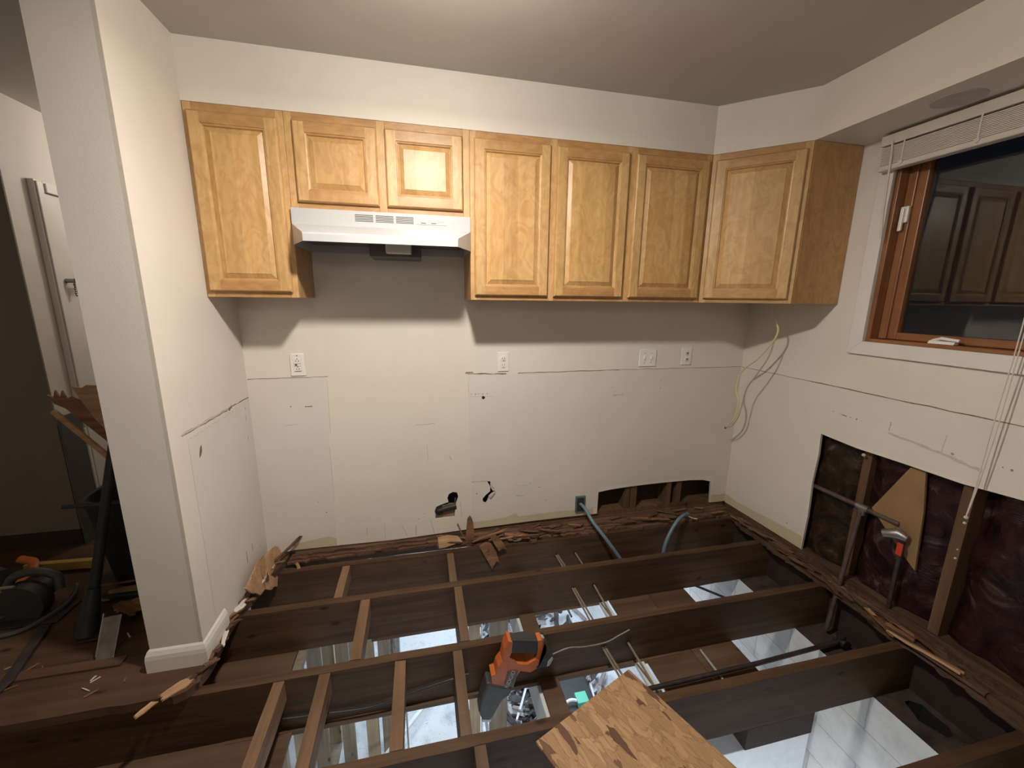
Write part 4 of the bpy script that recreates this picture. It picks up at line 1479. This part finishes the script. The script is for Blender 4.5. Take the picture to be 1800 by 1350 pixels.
# along the back wall
e = empty('floor_remnant', (-1.43, -0.03, ZJ), 'ragged strip of torn floor layers left along the back wall', 'floor remnant')
for i, (xa, xb, wa, wb, z0, z1) in enumerate([(-2.87, -1.9, .060, .046, -.034, -.022), (-2.86, -1.85, .050, .038, -.021, -.010), (-2.84, -2.05, .030, .022, -.009, .004),
                                              (-2.05, -1.1, .10, .115, -.034, -.020), (-1.97, -0.02, .085, .100, -.019, -.009), (-1.85, -0.02, .050, .075, -.008, .002),
                                              (-1.15, -0.004, .125, .120, -.0345, -.020)]):
    bm = ragged('x', (xa, 0.0), (xb, 0.0), (0, -1), wa, wb, z0, z1, i + 1, None, None, n=90 if i in (1, 4) else 60, jag=.008 if i < 3 else .016)
    o = obj('floor_layer', bm, 'strip_wood'); o.parent = e; o.data.transform(Matrix.Translation(-e.location))
# along the right wall
e = empty('floor_remnant', (0.0, -0.9, ZJ), 'ragged strip of torn floor layers left along the foot of the right wall', 'floor remnant')
for i, (ya, yb_, wa, wb, z0, z1) in enumerate([(-0.005, -1.9, .075, .105, -.034, -.022), (-0.01, -1.80, .050, .080, -.021, -.008), (-0.02, -1.9, .022, .045, -.007, .010),
                                               (-0.60, -1.9, .012, .020, .011, .034)]):
    bm = ragged('x', (0.0, ya), (0.0, yb_), (-1, 0), wa, wb, z0, z1, i + 31, None, None, n=100, jag=.012)
    o = obj('floor_layer', bm, 'strip_wood_y'); o.parent = e; o.data.transform(Matrix.Translation(-e.location))
# lump of broken board near the fourth joist
bm = B()
box(bm, -0.012, 0.012, -0.16, 0.16, 0.0, .012)
for v in bm.verts:
    v.co.x += .015 * noise.noise(v.co * 30)
o = obj('broken_board', bm, 'strip_wood_y'); o.location = (-0.085, -1.30, -.005); o.rotation_euler = (.05, .1, .12)
tag(o, 'pale broken board lying on the floor strip at the foot of the right wall', 'wood scrap')


R_ = math.radians


def splinter(L, wd, t, seed, jag=4):
    rnd = random.Random(seed)
    bm = B()
    n = jag
    top = [(-L / 2 + L * i / n, wd / 2 * rnd.uniform(.55, 1.0)) for i in range(n + 1)]
    bot = [(-L / 2 + L * i / n, -wd / 2 * rnd.uniform(.55, 1.0)) for i in range(n + 1)]
    end = []
    k = rnd.randint(2, 4)
    for i in range(k * 2 - 1):
        y = wd / 2 - wd * (i + 1) / (k * 2)
        end.append((L / 2 + (rnd.uniform(.04, .35) * L if i % 2 == 0 else -rnd.uniform(0, .12) * L) * .6, y))
    st = []
    for i in range(k * 2 - 1):
        y = -wd / 2 + wd * (i + 1) / (k * 2)
        st.append((-L / 2 - (rnd.uniform(.02, .16) * L if i % 2 == 0 else -rnd.uniform(0, .08) * L) * .6, y))
    poly = top + end + bot[::-1] + st
    try:
        panel(bm, poly, [], [], 'z', t / 2, -t / 2, 0, 0, 0)
    except Exception:
        box(bm, -L / 2, L / 2, -wd / 2, wd / 2, -t / 2, t / 2)
    for v in bm.verts:
        v.co.z += .15 * wd * noise.noise(Vector((v.co.x * 14, v.co.y * 14, seed)))
    return bm


def place_splinter(loc, rot, L, wd, t, seed, mat, label, group=None, name='wood_splinter', cat='wood scrap'):
    o = obj(name, splinter(L, wd, t, seed), mat)
    o.location = loc
    o.rotation_euler = rot
    tag(o, label, cat, group)
    return o


def torn(axis, poly, h, t, mat, label, tilt=(0, 0, 0)):
    bm = B()
    panel(bm, poly, [], [], axis, h - t / 2, h + t / 2, 0, 0, 0)
    bmesh.ops.subdivide_edges(bm, edges=bm.edges[:], cuts=2)
    k = 'xyz'.index(axis)
    for v in bm.verts:
        v.co[k] += .010 * noise.noise(v.co * 18)
    o = recenter(obj('torn_board', bm, mat))
    o.rotation_euler = tilt
    tag(o, label, 'wood scrap')
    return o


torn('x', [(0.03, 0.010), (-0.02, -0.005), (-0.115, -0.039), (-0.161, -0.087), (-0.20, -0.060), (-0.23, -0.055), (-0.27, -0.015), (-0.327, -0.005), (-0.35, 0.03),
           (-0.385, 0.061), (-0.408, 0.104), (-0.321, 0.111), (-0.238, 0.127), (-0.106, 0.098), (-0.03, 0.075), (0.0, 0.05)], -2.895, .006, 'pale_splinter',
     'large pale torn veneer leaning on the floor edge below the stub wall', (0, R_(-14), 0))
torn('y', [(-2.045, .050), (-1.99, .058), (-1.926, .046), (-1.900, .010), (-1.95, .0), (-2.00, -.012), (-2.040, -.014)], -0.108, .005, 'pale_splinter',
     'pale flat torn board on the floor edge below the pipe hole', (R_(-20), 0, 0))
torn('y', [(-1.805, -.010), (-1.770, .015), (-1.735, .005), (-1.705, -.050), (-1.684, -.128), (-1.700, -.118), (-1.716, -.142), (-1.728, -.170), (-1.745, -.130), (-1.765, -.09)], -0.145, .005, 'splinter_wood',
     'broad torn board hanging down over the first joist')
torn('y', [(-1.745, .060), (-1.720, .070), (-1.690, .040), (-1.660, .0), (-1.642, -.040), (-1.668, -.030), (-1.690, -.042), (-1.715, .0)], -0.152, .006, 'splinter_wood',
     'narrower torn board hanging over the first joist right of the broad one')
torn('y', [(-1.880, -.01), (-1.876, .060), (-1.868, .151), (-1.853, .168), (-1.842, .150), (-1.832, .110), (-1.828, -.01)], -0.085, .009, 'splinter_wood',
     'reddish splinter standing upright on the floor edge below the pipe hole')
torn('y', [(-1.640, .012), (-1.560, .030), (-1.500, .018), (-1.480, .0), (-1.55, -.012), (-1.62, -.010)], -0.118, .006, 'splinter_wood',
     'low torn board lying in the heap right of the hanging ones', (R_(-30), 0, 0))
place_splinter((-2.88, -0.07, 0.05), (R_(20), R_(-28), R_(38)), .17, .016, .012, 2, 'strip_wood', 'dark stick angled up in the back left corner of the floor')
place_splinter((-2.800, -0.105, -0.035), (R_(75), R_(75), R_(10)), .075, .022, .004, 3, 'pale_splinter', 'pale chip hanging over the first joist near the stub wall')
place_splinter((-2.935, -0.30, 0.022), (R_(10), R_(-10), R_(70)), .07, .025, .010, 4, 'mud_white', 'white plaster chip at the foot of the stub wall')
place_splinter((-1.905, -0.060, 0.050), (R_(80), R_(70), R_(10)), .11, .010, .005, 6, 'splinter_wood', 'thin upright splinter left of the reddish one')
place_splinter((-1.74, -0.085, 0.018), (R_(5), R_(-6), R_(12)), .20, .022, .006, 10, 'splinter_wood', 'long flat splinter lying across the heap below the crack')
place_splinter((-1.57, -0.100, 0.006), (R_(10), R_(3), R_(-18)), .14, .030, .006, 12, 'splinter_wood', 'brown splinter right of the heap below the crack')
place_splinter((-3.03, -0.815, 0.006), (R_(6), R_(8), R_(50)), .085, .045, .005, 13, 'pale_splinter', 'pale splinter on the sawn floor edge in front of the stub wall')
place_splinter((-3.10, -0.86, -0.010), (R_(14), R_(6), R_(62)), .07, .022, .005, 14, 'pale_splinter', 'narrow pale splinter poking over the sawn floor edge')
place_splinter((-0.09, -1.10, 0.004), (R_(10), R_(0), R_(70)), .16, .030, .006, 15, 'splinter_wood', 'splinter on the floor strip near the vertical pipe')
place_splinter((-0.095, -1.28, 0.012), (R_(18), R_(4), R_(96)), .20, .045, .010, 16, 'pale_splinter', 'pale splinter at the right end of the fourth joist')
rnd = random.Random(77)
for k in range(74):
    if k < 20:
        x = rnd.uniform(-2.05, -1.3); y = -rnd.uniform(.03, .125); rz = rnd.uniform(-.6, .6)
    elif k < 34:
        x = rnd.uniform(-1.4, -0.1); y = -rnd.uniform(.03, .115); rz = rnd.uniform(-.4, .4)
    else:
        x = -rnd.uniform(.03, .09); y = rnd.uniform(-1.5, -0.15); rz = R_(90) + rnd.uniform(-.5, .5)
    g = 0 if k < 34 else 1
    place_splinter((x, y, .006 + rnd.uniform(0, .010)), (rnd.uniform(-.25, .25), rnd.uniform(-.12, .12), rz), rnd.uniform(.05, .15), rnd.uniform(.010, .028), .004, 100 + k,
                   rnd.choice(['splinter_wood', 'strip_wood', 'strip_wood', 'pale_splinter'][:3 + (k % 4 == 0)]),
                   ['small wood splinter lying on the torn floor edge along the back wall', 'small wood splinter lying on the torn floor edge along the right wall'][g],
                   ['splinters along the back wall', 'splinters along the right wall'][g])
for k in range(26):
    y = -0.78 + .72 * k / 25
    x = -2.966 + (.07 if y > -.35 else 0) * (y + .35) / .35 + rnd.uniform(-.005, .012)
    place_splinter((x, y, .008 + rnd.uniform(0, .012)), (rnd.uniform(-.4, .4), rnd.uniform(-.4, .4), R_(70) + rnd.uniform(-.7, .7)), rnd.uniform(.03, .08), rnd.uniform(.012, .026), .006, 200 + k,
                   rnd.choice(['strip_wood', 'splinter_wood', 'mud_white', 'strip_wood']), 'crumbled chip of floor and plaster at the foot of the stub wall', 'chips along the stub wall')

# strand board offcut
bm = B(); box(bm, 0, .475, -.62, 0, -.0055, .0055)
o = obj('strand_board', bm, 'osb', bev=.0008)
o.location = (-1.773, -1.254, ZJ + .0065 + .008)
u = Vector((-1.334 + 1.773, -1.071 + 1.254))
o.rotation_euler = (0, 0, math.atan2(u.y, u.x))
tag(o, 'square cornered piece of strand board laid across the joists at the bottom', 'board')

# ------------------------------------------------------------------ reciprocating saw
e = empty('reciprocating_saw', (-1.78, -0.862, -0.10), 'orange and black cordless reciprocating saw hanging nose down on the third joist', 'power saw')


def saw_part(name, poly, hw, mat, cy=0.0, par=None, bev=.006):
    bm = B()
    prism(bm, [(x + 1.78, z + .10) for x, z in poly], 'y', cy - hw, cy + hw)
    o = obj(name, bm, mat, par or e, bev=bev)
    return o


saw_part('motor_housing', [(-1.749, -.086), (-1.705, -.100), (-1.668, -.082), (-1.652, -.094), (-1.655, -.125), (-1.690, -.142), (-1.735, -.125), (-1.752, -.150), (-1.766, -.205), (-1.815, -.196), (-1.822, -.182),
                           (-1.858, -.170), (-1.862, -.122), (-1.843, -.118), (-1.834, -.085), (-1.815, -.060), (-1.806, -.010), (-1.790, .034), (-1.772, .028), (-1.774, -.020), (-1.784, -.046)], .028, 'orange_plastic')
saw_part('rear_grip', [(-1.660, .008), (-1.640, .008), (-1.626, -.020), (-1.627, -.066), (-1.645, -.108), (-1.678, -.140), (-1.690, -.120), (-1.665, -.076), (-1.655, -.037)], .022, 'orange_plastic')
saw_part('grip_sleeve', [(-1.775, .030), (-1.656, .003), (-1.656, -.058), (-1.672, -.064), (-1.70, -.050), (-1.735, -.038), (-1.773, -.036)], .021, 'black_rubber', bev=.010)
saw_part('nose_boot', [(-1.880, -.150), (-1.845, -.168), (-1.80, -.188), (-1.764, -.200), (-1.784, -.240), (-1.812, -.256), (-1.856, -.335), (-1.866, -.350), (-1.902, -.338), (-1.916, -.292), (-1.904, -.225)], .033, 'boot_grey', bev=.009)
b_ = saw_part('shoe', [(-1.902, -.340), (-1.864, -.352), (-1.858, -.362), (-1.866, -.370), (-1.900, -.360)], .022, 'steel', bev=.002)
saw_part('blade', [(-1.888, -.362), (-1.876, -.365), (-1.868, -.43), (-1.872, -.45), (-1.880, -.44)], .0012, 'steel', bev=0)
bt = saw_part('battery', [(-1.632, .002), (-1.618, -.010), (-1.592, -.070), (-1.588, -.100), (-1.610, -.128), (-1.660, -.128), (-1.668, -.122), (-1.640, -.095), (-1.622, -.055), (-1.622, -.020)], .030, 'black_rubber')
saw_part('battery_latch', [(-1.614, -.100), (-1.596, -.080), (-1.590, -.090), (-1.606, -.122), (-1.618, -.126)], .032, 'grey_plastic', bev=.002)
saw_part('handle_tip', [(-1.640, .008), (-1.627, .002), (-1.624, -.018), (-1.634, -.012)], .010, 'grey_plastic', bev=.002)
lb = saw_part('name_plate', [(-1.790, -.113), (-1.746, -.122), (-1.770, -.200), (-1.806, -.175)], .0015, 'label_grey', cy=-.0295, bev=.0005)
cu = bpy.data.curves.new('lettering', 'FONT')
cu.body = 'RIDGID'
cu.size = .026
cu.extrude = .0004
cu.align_x = 'CENTER'; cu.align_y = 'CENTER'
tmp = bpy.data.objects.new('tmp', cu)
COL.objects.link(tmp)
bpy.context.view_layer.update()
me = bpy.data.meshes.new_from_object(tmp.evaluated_get(bpy.context.evaluated_depsgraph_get()))
bpy.data.objects.remove(tmp)
me.materials.clear(); me.materials.append(M['lettering'])
tx = bpy.data.objects.new('lettering', me); COL.objects.link(tx); tx.parent = lb
tx.location = (-1.780 + 1.78, -.0314, -.154 + .10)
tx.rotation_euler = (R_(90), R_(-68), 0)
# wire hook over the joist
bm = B(); tube(bm, catmull([(-1.80, -.80, -.036), (-1.798, -.822, -.026), (-1.795, -.838, -.03), (-1.790, -.846, -.05), (-1.787, -.85, -.07)], 5), .003, 6)
child('hang_hook', bm, 'black_iron', e, smooth=True)

# ------------------------------------------------------------------ hall clutter
e = empty('grey_board', (-4.056, 0.40, 0.0), 'dark grey board with a white edge strip leaning against the hallway wall', 'board')
bm = B(); box(bm, -.006, .006, -.065, .075, .002, .770); obj('board_face', bm, 'board_grey', e, bev=.002)
bm = B(); box(bm, -.008, .012, .076, .092, .002, .66); obj('edge_strip', bm, 'trim_paint', e, bev=.002)
# bin
e = empty('trash_bin', (-3.485, 0.06, 0.0), 'black plastic trash bin full of broken board beyond the stub wall', 'trash bin')
bm = B()
rings = []
for z, s in ((0.0, .80), (.455, 1.0), (.455, 1.06), (.48, 1.06), (.48, .97), (.455, .95), (.03, .76)):
    ring = []
    for k in range(32):
        a = 2 * math.pi * k / 32
        c, s_ = math.cos(a), math.sin(a)
        r = (abs(c) ** 5 + abs(s_) ** 5) ** (-1 / 5)
        ring.append(bm.verts.new((c * r * .215 * s, s_ * r * .24 * s, z)))
    rings.append(ring)
for a, b_ in zip(rings[:-1], rings[1:]):
    for k in range(32):
        j = (k + 1) % 32
        bm.faces.new((a[k], a[j], b_[j], b_[k]))
bm.faces.new(rings[0][::-1]); bm.faces.new(rings[-1])
obj('bin_body', bm, 'black_plastic', e, smooth=True)
bm = B()
tube(bm, [(x_, y_, .482) for x_, y_ in [(-.235, -.255), (.235, -.255)]], .010, 8)
obj('bin_rim', bm, 'bin_rim', e, smooth=True)
# broken sheets
def sheet(poly, loc, rot, t, mat, label):
    bm = B()
    panel(bm, poly, [], [], 'z', t / 2, -t / 2, 0, 0, 0)
    o = obj('broken_sheet', bm, mat)
    o.location = loc
    o.rotation_euler = rot
    tag(o, label, 'wood sheet', 'broken sheets in the bin')
    return o


def upright(poly, y, t, mat, label):
    bm = B()
    panel(bm, poly, [], [], 'y', y - t / 2, y + t / 2, 0, 0, 0)
    o = obj('broken_sheet', bm, mat)
    tag(recenter(o), label, 'wood sheet', 'broken sheets in the bin')
    return o


upright([(-3.687, 1.012), (-3.650, 1.004), (-3.630, 1.018), (-3.56, 1.010), (-3.47, 1.02), (-3.44, .55), (-3.50, .62), (-3.569, .766), (-3.625, .86), (-3.664, .955)],
        -0.055, .008, 'pale_splinter', 'broad pale broken sheet sticking up out of the black bin')
upright([(-3.812, .971), (-3.790, .955), (-3.778, .990), (-3.765, .950), (-3.752, .988), (-3.740, .950), (-3.715, .960), (-3.675, .935), (-3.573, .758), (-3.48, .60),
         (-3.46, .30), (-3.56, .30), (-3.575, .68), (-3.752, .903), (-3.790, .925)],
        -0.020, .010, 'splinter_wood', 'dark splintered sheet leaning left above the bin behind the pale one')
bm = B(); bar(bm, (-3.765, -.075, .905), (-3.50, -.070, .545), .012, .022)
o = obj('broken_sheet', bm, 'pale_splinter')
tag(recenter(o), 'narrow pale board edge slanting down into the bin', 'wood sheet', 'broken sheets in the bin')
bm = B(); bar(bm, (-3.700, .03, .99), (-3.645, .02, .935), .010, .008); bar(bm, (-3.648, .02, .938), (-3.60, .0, .50), .010, .008)
o = obj('broken_strip', bm, 'splinter_wood')
tag(recenter(o), 'thin dark strip poking up behind the pale sheet in the bin', 'wood strip')

# long scraper leaning by the stub wall
def tool(name, label, cat, parts, group=None):
    loc = parts[0][2][0]
    e = empty(name, (loc[0], loc[1], 0.0), label, cat, group)
    for nm, kind, pts, r, mat in parts:
        bm = B()
        if kind == 'tube':
            tube(bm, pts, r, 12)
            child(nm, bm, mat, e, smooth=True)
        elif kind == 'bar':
            bar(bm, pts[0], pts[1], r[0], r[1], r[2] if len(r) > 2 else (0, 0, 1))
            child(nm, bm, mat, e, bev=.002)
    return e


tool('floor_scraper', 'black long handled floor scraper leaning against the hall side of the stub wall', 'scraper', [
    ('blade', 'bar', [(-3.555, -.452, .010), (-3.475, -.446, .010)], (.10, .006), 'dark_steel'),
    ('handle', 'tube', [(-3.530, -.44, .05), (-3.500, -.32, .42), (-3.464, -.205, .80)], .019, 'black_plastic'),
    ('socket', 'tube', [(-3.535, -.46, .012), (-3.520, -.40, .19)], [.042, .024], 'black_iron'),
    ('guard', 'bar', [(-3.56, -.44, .012), (-3.545, -.395, .12)], (.006, .05), 'steel')])
tool('flat_blade', 'worn steel spade blade standing on the floor beside the scraper', 'blade', [
    ('blade', 'bar', [(-3.375, -.615, .008), (-3.385, -.52, .13)], (.060, .006), 'steel'),
    ('edge_strip', 'bar', [(-3.412, -.600, .012), (-3.420, -.510, .14)], (.005, .012), 'steel')])
tool('pry_bar', 'dark flat pry bar lying on the hallway floor at the left edge', 'pry bar', [
    ('shank', 'bar', [(-3.655, -.650, .012), (-3.735, -.375, .018)], (.036, .014), 'dark_steel'),
    ('claw', 'bar', [(-3.665, -.735, .006), (-3.652, -.645, .014)], (.040, .008), 'dark_steel')])
tool('yellow_level', 'yellow wooden bar lying on the floor in front of the bin', 'wood bar', [
    ('bar', 'bar', [(-4.15, .09, .03), (-3.80, .07, .03)], (.030, .045), 'yellow_wood')])
bm = B(); box(bm, -3.70, -3.30, -0.24, -0.215, .002, .03); o = obj('black_case', bm, 'black_plastic', bev=.008)
tag(recenter(o), 'low black case on the floor between the bin and the stub wall', 'case')

# black circular saw and orange cord heap at the left edge
e = empty('circular_saw', (-3.90, -0.27, 0.0), 'black power saw lying on the hallway floor', 'power saw')
bm = B()
tube(bm, [(.02, -.03, .075), (.02, .03, .075)], .090, 26)
tube(bm, [(.02, .03, .075), (.03, .13, .080)], [.055, .045], 18)
obj('saw_body', bm, 'black_rubber', e, smooth=True, bev=.004)
bm = B(); tube(bm, catmull([(-.05, .02, .13), (-.02, .03, .185), (.05, .05, .19), (.11, .06, .15), (.12, .05, .09)], 5), .018, 10)
obj('saw_handle', bm, 'boot_grey', e, smooth=True)
bm = B(); box(bm, -.14, .18, -.075, .06, .003, .010)
obj('base_plate', bm, 'dark_steel', e, bev=.002)
bm = B(); tube(bm, catmull([(-.10, -.02, .12), (-.05, -.02, .165), (.02, -.025, .172)], 5), .006, 8)
obj('edge_guard', bm, 'scuff', e, smooth=True)
e = empty('orange_grinder', (-4.20, -0.02, 0.0), 'orange and grey power tool at the left edge of the hallway floor', 'power tool')
bm = B(); tube(bm, [(-.10, .02, .05), (-.02, .0, .065), (.05, -.02, .06)], [.045, .06, .045], 16); obj('tool_body', bm, 'boot_grey', e, smooth=True)
bm = B(); tube(bm, catmull([(-.10, -.16, .03), (.04, -.15, .03), (.12, -.09, .04), (.15, .0, .06), (.12, .07, .08), (.04, .10, .09)], 6), .019, 10, flat=.7)
obj('tool_guard', bm, 'orange_plastic', e, smooth=True)
bm = B(); tube(bm, catmull([(-3.90, -.40, .012), (-3.835, -.385, .012), (-3.79, -.34, .014), (-3.755, -.25, .02), (-3.765, -.17, .03), (-3.80, -.11, .03)], 8), .010, 8)
o = obj('power_cord', bm, 'boot_grey', smooth=True); tag(recenter(o), 'thick grey power cord curving over the hallway floor', 'cord')
bm = B(); tube(bm, catmull([(-4.3, -.32, .012), (-4.15, -.30, .012), (-4.02, -.35, .012), (-3.95, -.30, .03), (-3.90, -.20, .012), (-4.02, -.24, .012)], 8), .013, 8)
o = obj('power_cord', bm, 'black_rubber', smooth=True); tag(recenter(o), 'black power cord looped in front of the black saw', 'cord')
for i, (x, y, rz, L, wd, sd, lab) in enumerate([(-3.53, -.19, .2, .18, .10, 301, 'broad torn plywood scrap nearest the stub wall in the hall'),
                                                (-3.42, -.29, .6, .17, .11, 302, 'torn plywood scrap against the foot of the stub wall in the hall'),
                                                (-3.45, -.35, -.5, .12, .06, 303, 'lower torn plywood scrap on the hallway floor'),
                                                (-3.62, -.17, .25, .16, .012, 304, 'thin wood sliver on the floor beside the scraper')]):
    place_splinter((x, y, .012 + .012 * i), (rnd.uniform(-.15, .15), rnd.uniform(-.1, .1), rz), L, wd, .007, sd, 'pale_splinter' if i < 2 else 'splinter_wood', lab, 'torn scraps in the hall')
rnd = random.Random(9)
for k in range(24):
    x = rnd.uniform(-4.0, -3.2); y = rnd.uniform(-.82, -.45)
    place_splinter((x, y, .004), (0, 0, rnd.uniform(0, 3)), rnd.uniform(.012, .04), rnd.uniform(.004, .01), .003, 400 + k, rnd.choice(['pale_splinter', 'mud_white', 'splinter_wood']),
                   'tiny chip on the hallway subfloor', 'chips on the hallway floor')

# ------------------------------------------------------------------ basement contents
ZF = -2.3
posts = [(-1.802, -1.712, .50, 'pale_stud', 'pale post below the second joist bay, left of three'), (-1.700, -1.690, .50, 'white_painted', 'thin white pole between the pale posts'),
         (-1.632, -1.480, .50, 'grey_stud', 'wide tan post below the second joist bay beside the beam')]
for x0, x1, y, m, lab in posts:
    bm = B(); box(bm, x0, x1, y, y + .04, ZF, -0.272)
    o = obj('basement_post', bm, m); tag(recenter(o), lab, 'post', 'basement posts')
e = None
for k in range(9):
    y = -1.1 + .36 * k
    bm = B(); box(bm, -2.96, -2.87, y, y + .038, ZF + .04, -0.3275)
    o = obj('partition_stud', bm, 'pale_stud' if k % 2 else 'grey_stud'); tag(recenter(o), 'pale stud of the basement partition, %s from the camera' % ['first', 'second', 'third', 'fourth', 'fifth', 'sixth', 'seventh', 'eighth', 'ninth'][k], 'stud', 'basement partition studs')
for z0, z1, lab in ((ZF + .0005, ZF + .0395, 'bottom plate of the basement stud partition'), (-.3270, -.2885, 'top plate of the basement stud partition')):
    bm = B(); box(bm, -2.96, -2.87, -1.3, 2.2, z0, z1); o = obj('partition_plate', bm, 'grey_stud'); tag(recenter(o), lab, 'plate')
for i, (x0, y0, y1) in enumerate(((-2.80, .46, .50), (-2.62, .46, .50), (-2.50, .46, .50))):
    bm = B(); box(bm, x0, x0 + .09, y0, y1, ZF, -.272); o = obj('basement_post', bm, ['grey_stud', 'pale_stud', 'grey_stud'][i])
    tag(recenter(o), ['left', 'middle', 'right'][i] + ' post of the row standing before the basement partition', 'post', 'basement posts')
bm = B(); tube(bm, [(-2.40, .62, ZF), (-2.40, .62, -.3)], .05, 20); o = obj('metal_duct', bm, 'galvanized', smooth=True)
tag(recenter(o), 'round galvanized column in the basement beside the posts', 'column')
bm = B(); bar(bm, (-2.75, -.1, -1.9), (-1.6, 1.35, -2.05), .028, .028); o = obj('leaning_stick', bm, 'white_painted'); tag(recenter(o), 'pale stick lying aslant above the bright basement floor', 'stick')
bm = B()
for dx in (0, .03):
    tube(bm, catmull([(-2.33 + dx, -.40, -.28), (-2.325 + dx, -.2, -.7), (-2.31 + dx, .0, -1.2), (-2.31 + dx, .05, -2.25)], 6), .006, 8)
o = obj('hanging_wire', bm, 'scuff', smooth=True); tag(recenter(o), 'pair of thin wires hanging into the basement below the second bay', 'wire')
# debris heaps
rnd = random.Random(12)
SC = []
for k in range(240):
    if k < 170:
        x = rnd.gauss(-1.28, .14); y = rnd.uniform(.2, 1.9)
    else:
        x = rnd.gauss(-.75, .22); y = rnd.uniform(-.2, 2.0)
    x = min(-.35, max(-1.62, x))
    z = ZF + .03 + rnd.uniform(0, .22) * max(0, 1 - abs(x + 1.1) / .8)
    m = rnd.choice(['scrap_dark', 'scrap_dark', 'scrap_mid', 'scrap_pale', 'scrap_mid', 'scrap_dark'])
    pale = m == 'scrap_pale'
    o = obj('debris_scrap', splinter(rnd.uniform(.07, .26), rnd.uniform(.02, .08), .012, 500 + k), m)
    o.location = (x, y, z)
    o.rotation_euler = (rnd.uniform(-.5, .5), rnd.uniform(-.4, .4), rnd.uniform(0, 3.14))
    tag(o, 'pale scrap in the rubble heap on the basement floor' if pale else 'dark scrap in the rubble heap on the basement floor', 'debris',
        'pale rubble in the basement' if pale else 'dark rubble in the basement')
for k in range(9):
    bm = B()
    tube(bm, catmull([(rnd.uniform(-.16, .16), rnd.uniform(-.2, .2), rnd.uniform(0, .3)) for _ in range(4)], 6), .012, 6)
    o = obj('scrap_hose', bm, 'scrap_dark', smooth=True); o.location = (-.95 + .22 * (k % 3 - 1), 1.1 + .35 * (k // 3), ZF + .1)
    tag(o, 'tangled dark cord in the basement rubble heap', 'cord', 'cords in the basement rubble')
# tote with a pale rim and teal lid
e = empty('storage_tub', (-0.95, .35, ZF), 'black storage tub with a pale rim in the basement below the strand board', 'tub')
bm = B(); box(bm, -.22, .22, -.3, .3, 0, .35); obj('tub_body', bm, 'black_plastic', e, bev=.02)
bm = B(); tube(bm, catmull([(-.22, -.28, .37), (-.16, -.10, .40), (-.02, .0, .40), (.12, -.04, .38)], 6), .012, 8); obj('tub_rim', bm, 'scrap_pale', e, smooth=True)
bm = B(); box(bm, -.66, -.56, .30, .40, -1.80, -1.75); o = obj('teal_carton', bm, 'teal_plastic', bev=.005); tag(recenter(o), 'small teal carton on the basement rubble', 'carton')
o.location.z = ZF + .36; o.location.x = -.86; o.location.y = .35
# white partition box and brown beam at lower right
e = empty('white_pier', (-0.52, -0.90, ZF), 'white painted pier in the basement below the fourth joist, with a brown board on top', 'pier')
bm = B(); box(bm, -.42, .295, -.10, .10, 0, 1.575); obj('pier_body', bm, 'white_painted', e, bev=.004)
bm = B(); box(bm, -.10, .300, -.105, .10, 1.576, 1.705); obj('cap_board', bm, 'brown_board', e, bev=.003)

# basement tube fixtures and the ceiling lamp
for i, (x, y, sx, sy, lab) in enumerate([(-2.0, 1.75, 1.25, .16, 'tube light fixed under the basement joists, farthest back'),
                                         (-.95, .9, .16, 1.05, 'tube light fixed under the basement joists beside the block wall'),
                                         (-1.6, -2.3, 1.25, .16, 'tube light fixed under the basement joists behind the camera')]):
    e = empty('tube_light', (x, y, -.38), lab, 'lamp', 'basement tube lights')
    bm = B(); box(bm, -sx / 2, sx / 2, -sy / 2, sy / 2, 0, .05); obj('lamp_body', bm, 'white_enamel', e, bev=.004)
    bm = B()
    if sx > sy:
        tube(bm, [(-sx / 2 + .03, 0, -.003), (sx / 2 - .03, 0, -.003)], .013, 10)
    else:
        tube(bm, [(0, -sy / 2 + .03, -.003), (0, sy / 2 - .03, -.003)], .013, 10)
    obj('tube', bm, 'tube_glow', e, smooth=True)
for nm, x, y, lab in (('ceiling_lamp', -2.04, -1.21, 'ceiling lamp holder over the kitchen floor'), ('ceiling_lamp', -3.45, 1.15, 'ceiling lamp holder in the hallway')):
    e = empty(nm, (x, y, ZC), lab, 'lamp', 'ceiling lamps')
    bm = B(); tube(bm, [(0, 0, 0), (0, 0, -.020), (0, 0, -.045), (0, 0, -.075)], [.14, .14, .05, .035], 28); obj('canopy', bm, 'white_enamel', e, smooth=True)
